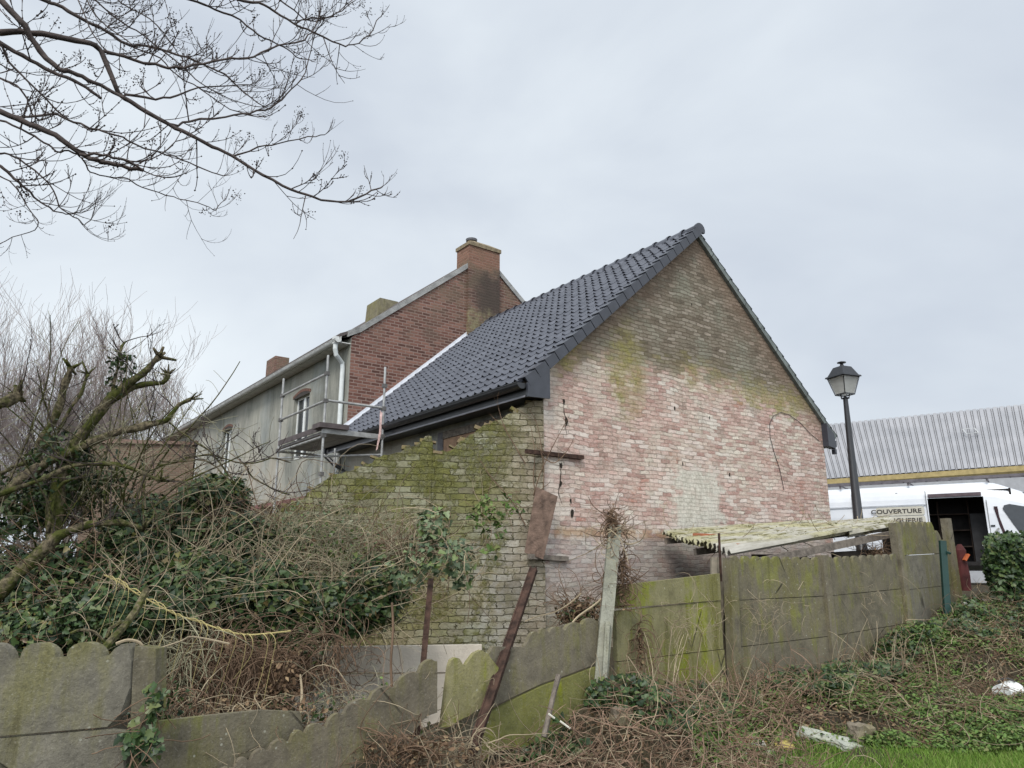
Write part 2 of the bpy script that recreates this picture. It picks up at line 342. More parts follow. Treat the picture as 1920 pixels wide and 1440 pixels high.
def mat_cement(name, dark, mid, light, streak=True, grn=.0):
    m = M(name, .92, .2); X, Y, Z = m.xyz()
    v = m.scale(m.tc.outputs['Object'], (1.6, 1.6, .35))
    n1 = m.noise(.6, 6, .6); n2 = m.noise(1.6, 7, .65, vec=v); n3 = m.noise(18, 5, .7)
    c = m.ramp(m.add(m.mul(n2, .65), m.add(m.mul(n1, .3), m.mul(n3, .12))), (.32, dark), (.53, mid), (.72, light))
    if grn: c = m.mix(m.mul(m.map(m.noise(1.3, 5, .65), .48, .66), grn), c, (.11, .12, .035))
    st = m.map(m.noise(2.5, 5, .7, vec=m.scale(m.tc.outputs['Object'], (3, 3, .18))), .6, .72); c = m.mix(m.mul(st, .35), c, tuple(v_*.45 for v_ in dark))
    m.col(c); m.bump(m.add(m.mul(n3, .6), m.mul(n2, .4)), .012)
    return m.m
MATG = mat_gable(); MATMOSS = mat_mossy(); MATRED = mat_redbrick(); MATSOOT = mat_redbrick('sooty_chimney_brick', True)
def mat_render():
    m = M('grey_cement_render', .9, .2); X, Y, Z = m.xyz()
    v = m.scale(m.tc.outputs['Object'], (1, 1, .25)); n1 = m.noise(.35, 5, .6); n2 = m.noise(1.8, 7, .7, vec=v); n3 = m.noise(9, 5, .7)
    c = m.ramp(m.add(m.mul(n2, .55), m.mul(n1, .45)), (.38, (.135, .14, .125)), (.5, (.275, .275, .24)), (.62, (.41, .40, .345)))
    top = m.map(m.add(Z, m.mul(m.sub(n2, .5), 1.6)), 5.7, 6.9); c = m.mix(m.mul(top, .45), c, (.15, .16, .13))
    wm = m.mul(m.map(Z, 5.3, 4.3), m.map(n1, .45, .6)); c = m.mix(m.mul(wm, .4), c, (.40, .34, .27))
    bl = m.map(m.noise(.8, 4, .6), .52, .66); c = m.mix(m.mul(bl, .4), c, (.30, .33, .33)); st = m.map(m.noise(4, 5, .75, vec=m.scale(m.tc.outputs['Object'], (1, 1, .12))), .52, .68); c = m.mix(m.mul(st, .45), c, (.16, .16, .14)); pt = m.map(m.noise(.55, 3, .5, vec=m.scale(m.tc.outputs['Object'], (1, 1, .8))), .52, .56); c = m.mix(m.mul(pt, .25), c, (.40, .38, .33))
    m.col(c); m.bump(m.add(n3, n2), .012); return m.m
MATREN = mat_render()
def mat_conc(name, base=(.215, .19, .145), green=.5, lime=0.0, dark=.5):
    m = M(name, .93, .2); n1 = m.noise(1.5, 6, .65); n2 = m.noise(6, 7, .7); n3 = m.noise(45, 3, .7)
    v = m.scale(m.tc.outputs['Object'], (4, 4, .5)); n4 = m.noise(2.2, 6, .7, vec=v)
    b = tuple(base)
    c = m.ramp(m.add(m.mul(n2, .6), m.add(m.mul(n1, .25), m.mul(n3, .15))), (.3, tuple(x*.5 for x in b)), (.52, b), (.75, tuple(x*1.5 for x in b)))
    c = m.mix(m.mul(m.map(m.add(m.mul(n1, .6), m.mul(n4, .4)), .44, .62), green), c, m.ramp(n3, (.3, (.095, .095, .018)), (.7, (.20, .185, .05))))
    if lime: c = m.mix(m.mul(m.map(m.add(m.mul(m.noise(2.0, 4, .6), .55), m.mul(n4, .45)), .49, .60), lime), c, m.ramp(n2, (.3, (.13, .15, .01)), (.7, (.30, .33, .02))))
    c = m.mix(m.mul(m.map(n4, .55, .7), dark), c, (.07, .06, .04))
    sp2 = m.map(m.noise(70, 2, .5), .60, .68); c = m.mix(m.mul(sp2, .2), c, (.36, .34, .28)); sp3 = m.map(m.noise(50, 2, .5), .62, .70); c = m.mix(m.mul(sp3, .3), c, (.05, .045, .03)); li = m.mul(m.map(m.vor(16), .16, .08), m.map(m.noise(3, 3, .6), .48, .56)); c = m.mix(m.mul(li, .55), c, (.42, .42, .35))
    e1 = m.vor(1.7, vec=m.scale(m.tc.outputs['Object'], (1, 1, .6)), feat='DISTANCE_TO_EDGE'); ck = m.mul(m.map(m.add(e1, m.mul(n2, .0)), .010, .003), m.map(m.noise(1.1, 3, .5), .52, .58)); c = m.mix(m.mul(ck, .8), c, (.03, .027, .02))
    gr_ = m.map(m.noise(3, 8, .85), .52, .64); c = m.mix(m.mul(gr_, .3), c, (.06, .052, .035))
    m.col(c); m.bump(m.sub(m.add(m.mul(n3, .8), m.mul(n2, 1.2)), ck), .007); return m.m
CONC = mat_conc('weathered_concrete', (.155, .138, .098), green=.6, lime=.35); CONCG = mat_conc('mossy_concrete', (.25, .23, .12), .9, .75); CONCL = mat_conc('pale_lichened_concrete', (.175, .162, .128), .65, 0)
CONCM = mat_conc('greenish_brown_concrete', (.15, .13, .095), .65, .1); CONCD = mat_conc('dark_damp_concrete', (.17, .15, .11), .7, .15); CONCLIME = mat_conc('algae_covered_concrete', (.17, .17, .06), .85, 1.0)
WHITE = simple('white_pvc', (.72, .74, .72), .4, .06); GLASS = simple('window_glass', (.03, .035, .04), .08, .2, spec=.6)
BLACK = simple('black_metal_paint', (.018, .019, .022), .35, .2, spec=.5); ZINC = simple('zinc_sheet', (.42, .44, .45), .5, .2, 3, spec=.5)
GALV = simple('galvanised_tube', (.34, .34, .33), .45, .35, 9, spec=.5, metal=.3); TIMBER = simple('weathered_timber', (.17, .145, .12), .9, .4, 14, .01)
RUST = simple('rusty_iron', (.05, .028, .02), .9, .7, 14, .01); BOARD = simple('brown_board', (.155, .105, .08), .9, .5, 9, .012)
def mat_tile():
    m = M('black_glazed_tile', .28, .7); r = m.noise(3, 4)
    m.col(m.ramp(r, (.3, (.05, .054, .070)), (.7, (.09, .096, .118)))); m.rgh(m.map(m.noise(5, 4), .3, .7, .22, .42)); return m.m
TILE = mat_tile()

# ------------------------------------------------------------------ small house
SL = .861; AL = math.atan(SL); RZ0 = 4.25; RX0 = -.40; XM = 3.78; LEN = 7.05; WW = 7.56
house = thing('brick_house', 'low brick house with mossy whitewashed gable and new black tile roof', 'house', C0, AH)
GB = .1
mb = MB(); mb.prism([(0, 0, GB), (WW, 0, GB), (WW, 0, 4.52), (XM, 0, 7.74), (0, 0, 4.52)], (0, .3, 0)); gable = mb.build('gable_wall', MATG, house, local=True)
mb = MB(); mb.box(0, .3, .302, LEN-.01, GB, 4.42); mb.box(WW-.3, WW, .302, LEN-.01, GB, 4.42); mb.build('side_wall', MATREN, house, local=True)
# pan tiles: one slope is one part, every course and roll modelled
def roofpt(u, v, h, side=1):
    x = RX0+v*cos(AL)-h*sin(AL); z = RZ0+v*sin(AL)+h*cos(AL)
    if side < 0: x = 2*XM-x
    return (x, u, z)
VL = (XM-RX0)/cos(AL); NR = 22; gauge = VL/NR; TW = .213; NC = int((LEN-.0)/TW)
def prof(t):
    return .040*exp(-((t-.78)/.13)**2)+.010*exp(-((t-.08)/.08)**2)-.004*sin(pi*t)
def slope(side, nsub=9):
    mb = MB()
    us = [c_*TW+TW*k/nsub for c_ in range(NC) for k in range(nsub)]+[NC*TW]
    ts = [k/nsub for c_ in range(NC) for k in range(nsub)]+[0]
    n = len(us)
    for r in range(NR):
        jit = [random.uniform(-.0035, .0035) for _ in range(NC+1)]
        v0 = r*gauge-.02; v1 = (r+1)*gauge+.03; i = len(mb.v)
        for (v, lift) in ((v0, .006), (v0, .044), (v1, .008)):
            for k in range(n): mb.v.append(roofpt(us[k]-.08, v+jit[k//nsub]*2, prof(ts[k])+lift+jit[k//nsub], side))
        for a in range(2):
            for k in range(n-1):
                if a == 0 and .6 < ts[k] < .95: continue      # open end of the roll
                q = (i+a*n+k, i+a*n+k+1, i+(a+1)*n+k+1, i+(a+1)*n+k); mb.f.append(q if side > 0 else q[::-1])
    return mb
roofL = slope(1).build('roof_tiles', TILE, house, local=True, smooth=False)
slope(-1, 5).build('roof_tiles', TILE, house, local=True)
mb = MB()      # deck under tiles
mb.hexa([roofpt(-.02, .02, -.06), roofpt(LEN-.01, .02, -.06), roofpt(LEN-.01, VL, -.06), roofpt(-.02, VL, -.06)], [roofpt(-.02, .02, -.005), roofpt(LEN-.01, .02, -.005), roofpt(LEN-.01, VL, -.005), roofpt(-.02, VL, -.005)])
mb.hexa([roofpt(-.02, .02, -.06, -1), roofpt(LEN-.01, .02, -.06, -1), roofpt(LEN-.01, VL-.07, -.06, -1), roofpt(-.02, VL-.07, -.06, -1)], [roofpt(-.02, .02, -.005, -1), roofpt(LEN-.01, .02, -.005, -1), roofpt(LEN-.01, VL, -.005, -1), roofpt(-.02, VL, -.005, -1)])
mb.build('roof_deck', TIMBER, house, local=True)
SLATE = simple('anthracite_verge', (.038, .041, .052), .35, .2, 5, spec=.5)
for r in range(NR):
    mb = MB(); v0 = r*gauge-.02; v1 = (r+1)*gauge-.035; l0, l1 = .066, .045
    # top leg and hanging face of the verge tile
    mb.hexa([roofpt(-.16, v0, l0-.02), roofpt(.02, v0, l0-.02), roofpt(.02, v1, l1-.02), roofpt(-.16, v1, l1-.02)], [roofpt(-.16, v0, l0), roofpt(.02, v0, l0), roofpt(.02, v1, l1), roofpt(-.16, v1, l1)])
    mb.hexa([roofpt(-.163, v0, -.105), roofpt(-.14, v0, -.105), roofpt(-.14, v1, -.105), roofpt(-.163, v1, -.105)], [roofpt(-.163, v0, l0+.001), roofpt(-.14, v0, l0+.001), roofpt(-.14, v1, l1+.001), roofpt(-.163, v1, l1+.001)])
    mb.build('verge_tile', SLATE, house, local=True)
mb = MB(); m2 = simple('green_grey_trim', (.16, .18, .17), .6, .3)
for k in range(9):
    v0 = VL*k/9; v1 = VL*(k+1)/9+.02
    mb.hexa([roofpt(-.07, v0, -.07, -1), roofpt(-.07, v1, -.07, -1), roofpt(.02, v1, -.07, -1), roofpt(.02, v0, -.07, -1)], [roofpt(-.07, v0, .045, -1), roofpt(-.07, v1, .03, -1), roofpt(.02, v1, .035, -1), roofpt(.02, v0, .05, -1)])
mb.build('verge_trim', m2, house, local=True)
# ridge tiles
for k in range(20):
    y0 = -.16+k*.361; y1 = y0+.375; mb = MB(); n = 9
    for (y, r) in ((y0, .135), (y0+.05, .135), (y0+.051, .118), (y1, .108)):
        for j in range(n):
            a = pi*(-.12+1.24*j/(n-1)); mb.v.append((XM+r*cos(a), y, 7.82+r*sin(a)))
    for q in range(3):
        for j in range(n-1): mb.f.append((q*n+j, q*n+j+1, (q+1)*n+j+1, (q+1)*n+j))
    if k == 0: mb.f.append(tuple(range(n)))
    mb.build('ridge_tile', TILE if k else SLATE, house, local=True, smooth=False)
# eaves: fascia box, soffit, gutter
ez = 4.02
mb = MB(); mb.prism([(-.40, -.16, 4.0), (0.02, -.16, 4.02), (.02, -.16, 4.54), (-.40, -.16, 4.21)], (0, .04, 0)); mb.build('fascia_box', SLATE, house, local=True)
mb = MB(); mb.box(-.40, -.375, -.12, LEN+.25, 4.03, 4.19); mb.build('fascia', BLACK, house, local=True)
mb = MB(); mb.box(-.374, -.003, -.12, LEN-.02, 4.03, 4.05); mb.build('soffit', BLACK, house, local=True)
def gutter(x, y0, y1, z, r, mat, par, inner=None):
    mb = MB(); n = 8
    for y in (y0, y1):
        for rr in (r, r-.006):
            for j in range(n+1):
                a = pi+pi*j/n; mb.v.append((x+rr*cos(a), y, z+rr*sin(a)))
    N = n+1
    for a, b in ((0, 2*N), (N, 3*N)):
        for j in range(n): mb.f.append((a+j, a+j+1, b+j+1, b+j))
    mb.f.append(tuple(list(range(N)))); mb.f.append(tuple(2*N+j for j in range(N)))
    mb.tube([(x-r, y0, z), (x-r, y1, z)], .009, 6); return mb.build('gutter', mat, par, local=True)
gt = gutter(-.48, -.12, LEN+.25, 4.20, .088, BLACK, house)
for k in range(12): y = .1+k*.6; MB().box(-.575, -.40, y, y+.03, 4.20, 4.212).build('bracket', BLACK, gt, local=True)
MB().box(-.41, -.403, -.1, LEN+.2, 4.0, 4.028).build('soffit_reflection', simple('grey_soffit_reflection', (.22, .22, .24), .5, .2), house, local=True)  # light strip below the gutter: soffit edge reflection added as a solid grey piece
mb = MB(); mb.tube([(-.47, 7.1, 4.12), (-.47, 7.1, 3.98), (-.3, 6.9, 3.75), (-.09, 6.85, 3.62), (-.09, 6.85, .2)], .05, 10); mb.build('downpipe', BLACK, house, local=True)
mb = MB(); mb.prism([(WW-.02, -.13, 4.02), (WW+.24, -.13, 3.98), (WW+.24, -.13, 4.28), (WW-.02, -.13, 4.5)], (0, .13, 0)); mb.box(WW+.24, WW+.34, -.10, LEN, 4.03, 4.16); mb.box(WW+.22, WW+.28, -.12, -.04, 3.87, 3.975); mb.build('eaves_return', SLATE, house, local=True)
# zinc flashing where the roof meets the farmhouse gable
mb = MB()
a0, a1 = .1, VL-.0
mb.hexa([roofpt(LEN-.08, a0, .05), roofpt(LEN-.005, a0, .05), roofpt(LEN-.005, a1, .05), roofpt(LEN-.08, a1, .05)], [roofpt(LEN-.08, a0, .065), roofpt(LEN-.005, a0, .065), roofpt(LEN-.005, a1, .065), roofpt(LEN-.08, a1, .065)])
mb.hexa([roofpt(LEN-.025, a0, .066), roofpt(LEN-.005, a0, .066), roofpt(LEN-.005, a1, .066), roofpt(LEN-.025, a1, .066)], [roofpt(LEN-.025, a0, .13), roofpt(LEN-.005, a0, .13), roofpt(LEN-.005, a1, .13), roofpt(LEN-.025, a1, .13)])
mb.build('flashing', simple('bright_lead_flashing', (.62, .64, .68), .45, .1), house, local=True)
# timber frame showing in the side wall
p1 = hloc(826, 848, 'x', -.02); p2 = hloc(826, 800, 'x', -.02); q1 = hloc(930, 785, 'x', -.02)
mb = MB(); mb.box(-.035, .0, p1.y-.09, p1.y+.09, 2.6, 3.93); mb.build('timber_post', simple('grey_timber', (.13, .125, .13), .9, .3, 10), house, local=True)
mb = MB(); mb.box(-.04, .0, .25, p1.y-.092, 3.80, 3.93); mb.build('timber_beam', TIMBER, house, local=True)
mb = MB(); mb.box(-.02, .0, .05, p1.y-.095, 2.6, 3.795); mb.build('brick_infill', simple('tan_brick_infill', (.29, .185, .12), .9, .3, 9, .01), house, local=True)
# iron tie bars let into the gable
for (a, b) in (((965, 851), (1092, 858)),):
    A = hloc(1022, 853, 'y', -.02); B = hloc(1092, 858, 'y', -.02)
    mb = MB(); mb.beam((-.35, -.035, A.z+.02), (B.x, -.035, B.z), .05, .06); mb.build('tie_bar', RUST, house, local=True)
A = hloc(975, 1043, 'y', -.02); B = hloc(1063, 1048, 'y', -.02)
mb = MB(); mb.beam((-.32, -.05, A.z), (B.x, -.03, B.z), .06, .07); mb.build('tie_bar', TIMBER, house, local=True)
# cable loop on the gable
pts = [hloc(x, y, 'y', -.012) for x, y in ((1470, 919), (1462, 880), (1452, 850), (1444, 820), (1443, 795), (1450, 780), (1464, 773), (1480, 778), (1500, 792), (1518, 812), (1535, 826))]
mb = MB(); mb.tube(pts, .0055, 5); mb.build('cable', BLACK, house, local=True)
# a few knocked-out bricks and cracks
HOLE = simple('hole_shadow', (.03, .024, .018), 1, .1)
for (x, y, s) in ((1057, 752, .05), (1062, 790, .07), (1073, 962, .07), (1070, 940, .04), (1265, 766, .04), (1297, 571, .03), (1052, 872, .05), (1051, 905, .05), (1368, 890, .05), (1330, 783, .03), (1280, 870, .035)):
    p = hloc(x, y, 'y', -.003); 
    q = [(p.x+s*random.uniform(.3, .7)*cos(a), -.004, p.z+s*1.4*random.uniform(.4, 1)*sin(a)) for a in np.linspace(0, 2*pi, 8)[:-1]]
    MB().quad(*q).build('missing_brick', HOLE, house, local=True)
for cr in (((1057, 760), (1058, 775), (1063, 790), (1060, 800), (1063, 815)), ((1049, 868), (1052, 885), (1050, 905), (1047, 925), (1054, 945))):
    pts = [hloc(x, y, 'y', -.003) for x, y in cr]
    MB().tube([(a.x, -.001, a.z) for a in pts], [.003, .007, .009, .006, .003], 5).build('crack', HOLE, house, local=True)

# ------------------------------------------------------------------ farmhouse
farm = thing('farmhouse', 'tall two storey farmhouse with grey rendered front and red brick gable', 'house', C0+D1*LEN, AH)
FL = 17.3; FW = 7.4; FE = 6.80; FX = 3.7; FZ = 9.78
rake = [(-.02, FE), (.22, 6.99), (.53, 7.24), (3.1, 9.26), (FX, FZ), (FW-.53, 7.24), (FW-.2, 6.99), (FW, FE)]
mb = MB(); mb.prism([(0, 0, GB)]+[(x, 0, z) for x, z in [(0, FE-.03)]+[(a, b-.03) for a, b in rake[1:-1]]+[(FW, FE-.03)]]+[(FW, 0, GB)][::1], (0, .3, 0)); mb.build('gable_wall', MATRED, farm, local=True)
def facade(y0, y1, z0, z1, holes):      # front wall with real openings
    ys = sorted({y0, y1} | {h[0] for h in holes} | {h[1] for h in holes}); zs = sorted({z0, z1} | {h[2] for h in holes} | {h[3] for h in holes})
    mb = MB()
    for a, b in zip(ys, ys[1:]):
        for c_, d in zip(zs, zs[1:]):
            if any(h[0] <= a and b <= h[1] and h[2] <= c_ and d <= h[3] for h in holes): continue
            mb.quad((0, a, c_), (0, b, c_), (0, b, d), (0, a, d))
    for h in holes:
        a, b, c_, d = h; x = .22
        mb.quad((0, a, c_), (x, a, c_), (x, a, d), (0, a, d)); mb.quad((0, b, c_), (x, b, c_), (x, b, d), (0, b, d))
        mb.quad((0, a, c_), (x, a, c_), (x, b, c_), (0, b, c_)); mb.quad((0, a, d), (x, a, d), (x, b, d), (0, b, d))
    return mb
WIN = [(9.42, 10.5, 4.25, 5.92), (15.95, 16.95, 4.35, 5.96), (20.1, 21.0, 4.35, 5.96), (10.2, 11.9, 1.4, 3.05), (16, 17, 1.2, 3.0)]
WIN = [(a-LEN, b-LEN, c_, d) for a, b, c_, d in WIN]
fb = facade(.302, FL, GB, FE, WIN); fb.v = [(x-.0, y, z) for x, y, z in fb.v]
fb.box(-.012, .0, -.002, .30, GB, FE-.05)
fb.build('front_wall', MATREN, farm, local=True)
mb = MB(); mb.box(.3, FW, FL-.3, FL, GB, FE-.1); mb.prism([(.0, FL-.3, FE-.1), (FX, FL-.3, FZ-.1), (FW, FL-.3, FE-.1)], (0, .29, 0)); mb.box(FW-.3, FW, .31, FL-.31, GB, FE-.1)
mb.box(1.5, 1.6, .35, FL-.35, GB, FE-.2)
mb.build('rear_wall', MATRED, farm, local=True)
ARCH = simple('arch_brick', (.15, .085, .065), .9, .4, 20, .01)
for i, (a, b, c_, d) in enumerate(WIN):
    wb = MB(); x = .10; f = .07
    wb.box(x, x+.05, a, a+f, c_, d); wb.box(x, x+.05, b-f, b, c_, d); wb.box(x, x+.05, a+f, b-f, c_, c_+f); wb.box(x, x+.05, a+f, b-f, d-f, d)
    mid = (a+b)/2; wb.box(x-.01, x+.05, mid-.055, mid+.055, c_+f, d-f)
    W = wb.build('window', WHITE, farm, local=True)
    gb = MB(); gb.box(x+.02, x+.03, a+f+.001, mid-.056, c_+f+.001, d-f-.001); gb.box(x+.02, x+.03, mid+.056, b-f-.001, c_+f+.001, d-f-.001); gb.build('glass', GLASS, W, local=True)
    ab = MB(); n = 8          # shallow brick arch over the opening, standing slightly proud
    P = [(y, d-.02+.10*sin(pi*k/n)) for k, y in enumerate(np.linspace(a-.07, b+.07, n+1))]
    ab.prism([(-.012, y, z) for y, z in P]+[(-.012, y, z+.075) for y, z in reversed(P)], (.014, 0, 0)); ab.build('window_arch', ARCH, farm, local=True)
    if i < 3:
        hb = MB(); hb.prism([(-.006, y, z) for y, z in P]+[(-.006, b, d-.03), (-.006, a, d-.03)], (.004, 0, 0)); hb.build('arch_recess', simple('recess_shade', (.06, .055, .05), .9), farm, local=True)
mb = MB(); ROOFM = simple('dull_roof_tile', (.10, .085, .08), .8, .4, 12, .02)
def rk(pts, side):   # roof skin along the rake profile
    for (x0, z0), (x1, z1) in zip(pts, pts[1:]):
        mb.hexa([(x0, .0, z0-.02), (x1, .0, z1-.02), (x1, FL+.1, z1-.02), (x0, FL+.1, z0-.02)], [(x0, .0, z0+.06), (x1, .0, z1+.06), (x1, FL+.1, z1+.06), (x0, FL+.1, z0+.06)])
rk([(-.28, 6.76)]+rake[1:5], 1); rk(rake[4:7]+[(FW+.28, 6.76)], -1)
roof = mb.build('roof', ROOFM, farm, local=True)
mb = MB()      # pale coping on the gable
cp = [(-.1, 6.82)]+rake[1:7]+[(FW+.1, 6.82)]
for (x0, z0), (x1, z1) in zip(cp, cp[1:]):
    mb.hexa([(x0, -.04, z0-.06), (x1, -.04, z1-.06), (x1, .26, z1-.03), (x0, .26, z0-.03)], [(x0, -.04, z0+.09), (x1, -.04, z1+.09), (x1, .26, z1+.09), (x0, .26, z0+.09)])
mb.build('coping', simple('grey_coping', (.27, .27, .26), .85, .35, 4, .01), roof, local=True)
def chim(x0, x1, y0, y1, z0, z1, mat, capm, cap=True, flare=0):
    mb = MB(); mb.hexa([(x0-flare, y0-flare, z0), (x1+flare, y0-flare, z0), (x1+flare, y1+flare, z0), (x0-flare, y1+flare, z0)], [(x0, y0, z1), (x1, y0, z1), (x1, y1, z1), (x0, y1, z1)])
    c_ = mb.build('chimney', mat, roof, local=True)
    if cap:
        mb = MB(); mb.hexa([(x0-.03, y0-.03, z1), (x1+.03, y0-.03, z1), (x1+.03, y1+.03, z1), (x0-.03, y1+.03, z1)], [(x0-.03, y0-.03, z1+.10), (x1+.03, y0-.03, z1+.10), (x1+.03, y1+.03, z1+.10), (x0-.03, y1+.03, z1+.10)])
        mb.hexa([(x0-.03, y0-.03, z1+.10), (x1+.03, y0-.03, z1+.10), (x1+.03, y1+.03, z1+.10), (x0-.03, y1+.03, z1+.10)], [(x0+.2, y0+.1, z1+.2), (x1-.3, y0+.1, z1+.2), (x1-.3, y1-.1, z1+.2), (x0+.2, y1-.1, z1+.2)])
        mb.build('chimney_cap', capm, c_, local=True)
    return c_
MOSSB = mat_conc('mossy_chimney_render', (.20, .18, .12), .6, 0)
ch = chim(3.18, 4.18, -.09, .52, 6.9, 9.92, MATSOOT, simple('brick_cap', (.21, .17, .11), .9, .35, 9, .01))
mb = MB(); cx, cy = 3.45, .22; mb.lathe((cx, cy, 10.05), [(.09, 0), (.09, .14), (.15, .14), (.16, .2), (.05, .22), (0, .22)], 12); mb.build('cowl', simple('dark_cowl', (.09, .09, .10), .5, .2, spec=.5), ch, local=True)
chim(3.2, 3.85, 12.2-LEN, 13.15-LEN, 9.0, 9.98, MOSSB, MOSSB, cap=False, flare=.05)
chim(3.2, 3.8, 21.9-LEN, 23.0-LEN, 9.0, 10.25, MATRED, MOSSB, cap=False)
gutter(-.34, -.05, FL, 6.66, .08, simple('pale_gutter', (.55, .56, .54), .6, .2), farm)
mb = MB(); mb.box(-.27, -.245, -.0, FL, 6.60, 6.75); mb.box(-.244, -.002, .0, FL, 6.6, 6.62); mb.build('fascia', simple('white_board', (.5, .5, .47), .7, .2), farm, local=True)
mb = MB(); mb.tube([(-.34, .10, 6.6), (-.34, .10, 6.45), (-.3, .12, 6.32), (-.1, .22, 6.18), (-.08, .22, 6.05), (-.08, .22, 4.3), (-.08, .22, .3)], .055, 10); mb.build('downpipe', simple('grey_white_pipe', (.60, .63, .62), .5, .1), farm, local=True)
mb = MB(); mb.box(-.40, -.28, .03, .17, 6.58, 6.74); mb.build('gutter_end', simple('pale_gutter_end', (.6, .61, .6), .6, .1), farm, local=True)
# awning-like slab over the ground floor window
mb = MB(); mb.box(-.25, .0, 1.6, 6.0, 3.1, 3.2); mb.build('window_canopy', simple('dark_red_beam', (.16, .08, .07), .8, .3), farm, local=True)

# neighbouring building end behind the tree
nb = thing('brick_house', 'low brown brick house beyond the far end of the farmhouse', 'house', (-15.5, 27, .4), radians(8))
mb = MB(); mb.box(0.1, 3.75, 0, 6, -.3, 5.55); mb.build('wall', mat_redbrick('brown_brick', False, 1), nb, local=True)
mb = MB(); mb.hexa([(0, -.1, 5.55), (3.8, -.1, 5.55), (3.8, 6.1, 5.55), (0, 6.1, 5.55)], [(.4, .5, 5.8), (3.7, .5, 5.75), (3.7, 5.4, 5.75), (.4, 5.4, 5.8)]); mb.build('roof', simple('brown_tiles', (.12, .075, .055), .85, .3, 15), nb, local=True)

# ------------------------------------------------------------------ ruined mossy wall
MD = Vector((sin(radians(82.8)), cos(radians(82.8)), 0)); MN = Vector((MD.y, -MD.x, 0))
mr0 = C0+MN*.03-MD*.01
mw = thing('ruined_brick_wall', 'ruined mossy green brick wall with crumbling sloping top beside the gable', 'wall', mr0, atan2(MD.y, MD.x))
top = [(1019, 748), (995, 752), (965, 768), (945, 782), (925, 790), (900, 803), (880, 815), (858, 832), (838, 847), (812, 846), (809, 818), (797, 818), (791, 827), (778, 836), (763, 835), (757, 843), (735, 851), (705, 858), (698, 868), (680, 873), (665, 880), (640, 888), (618, 893), (600, 906), (588, 916), (575, 925), (560, 940), (530, 952), (500, 968), (470, 990), (440, 1015), (400, 1030)]
rough = []
for (a, b) in zip(top, top[1:]):
    rough.append(a)
    L_ = math.hypot(b[0]-a[0], b[1]-a[1]); k = int(L_//9)
    for j in range(1, k+1):
        t = j/(k+1); rough.append((a[0]+(b[0]-a[0])*t+random.uniform(-1.5, 1.5), a[1]+(b[1]-a[1])*t+random.uniform(-3, 3)))
rough.append(top[-1])
P = [onplane(x, y, mr0, MN) for x, y in rough]
P2 = [Vector((p.x, p.y, p.z)) for p in P]; last = P2[-1]
wallmesh = MB()
poly = P2+[Vector((last.x, last.y, -.4)), Vector((P2[0].x, P2[0].y, -.0))]
# front: strips so that the n-gon stays clean, thick body behind
back = -MN*.24
for a, b in zip(P2, P2[1:]):
    a0 = Vector((a.x, a.y, -.3)); b0 = Vector((b.x, b.y, -.3)); wallmesh.hexa([a0, b0, b0+back, a0+back], [a, b, b+back+Vector((0, 0, random.uniform(-.02, .03))), a+back])
wallmesh.build('wall_face', MATMOSS, mw)
mb = MB()      # loose coping rubble and mortar lumps along the top
for p in P2[3:-2:2]:
    if random.random() < .55:
        c_ = p-MN*random.uniform(.0, .15)+Vector((0, 0, random.uniform(-.01, .01))); w_ = random.uniform(.04, .09); h_ = random.uniform(.012, .028)
        ang = random.uniform(-.3, .3); ax = MD*cos(ang)+Vector((0, 0, sin(ang)-.25)); mb.beam(c_-ax*w_-MN*.06, c_+ax*w_-MN*.06, .14, h_*2)
mb.build('coping_rubble', mat_conc('mossy_rubble', (.22, .17, .10), .7, .2), mw)
# board hung on the wall
p = [onplane(x, y, mr0+MN*.12, MN) for x, y in ((1005, 913), (1045, 931), (1018, 1049), (983, 1036))]
o = rebase(MB().prism(p, MN*.03).build('board', BOARD)); tag(o, 'brown board hanging tilted on the mossy wall near the house corner', 'board')

# pale slab wall low in front of the mossy wall
fc = thing('garden_wall', 'low pale cream slab wall behind the collapsed fence', 'wall', (-1.2, 8.4, -.3))
def pl_pt(px, py, A, B):
    A = Vector((A[0], A[1], 0)); B = Vector((B[0], B[1], 0)); d = (B-A).normalized(); return onplane(px, py, A, Vector((d.y, -d.x, 0)))
CREAM = simple('cream_slab', (.76, .68, .57), .85, .15, 4, .004)
A_, B_ = (-3.2, 7.9), (1, 8.3)
for poly in (((560, 1214), (903, 1209), (903, 1260), (560, 1262)), ((548, 1265), (903, 1263), (900, 1330), (835, 1460), (548, 1420))):
    pp = [pl_pt(x, y, A_, B_) for x, y in poly]; MB().prism(pp, (0, .07, 0)).build('slab', CREAM, fc)

# ------------------------------------------------------------------ concrete panel fences
def panel_poly(p0, p1, z0b, z1b, z0t, z1t, scal=0, amp=.04):
    p0 = Vector((p0[0], p0[1], 0)); p1 = Vector((p1[0], p1[1], 0)); L_ = (p1-p0).length
    pts = [Vector((p0.x, p0.y, z0b)), Vector((p1.x, p1.y, z1b))]; cut = scal != int(scal); scal = int(scal)
    if not scal: pts += [Vector((p1.x, p1.y, z1t)), Vector((p0.x, p0.y, z0t))]
    else:
        N = scal*12
        for k in range(N+1):
            t = 1-k/N; ph = (k/12) % 1
            h = sqrt(max(0, 1-((ph-.5)/.40)**2))*amp
            q = p0.lerp(p1, t); h -= max(0, t-.68)*1.1 if cut else 0; pts.append(Vector((q.x, q.y, z0t+(z1t-z0t)*t-amp+h)))
    return pts
def fence_post(mbx, p, z0, z1, d, lean=(0, 0), w_=.12):
    a = Vector((p[0], p[1], z0)); b = Vector((p[0]+lean[0], p[1]+lean[1], z1)); mbx.beam(a, b, w_, w_, up=(d.y, -d.x, 0))
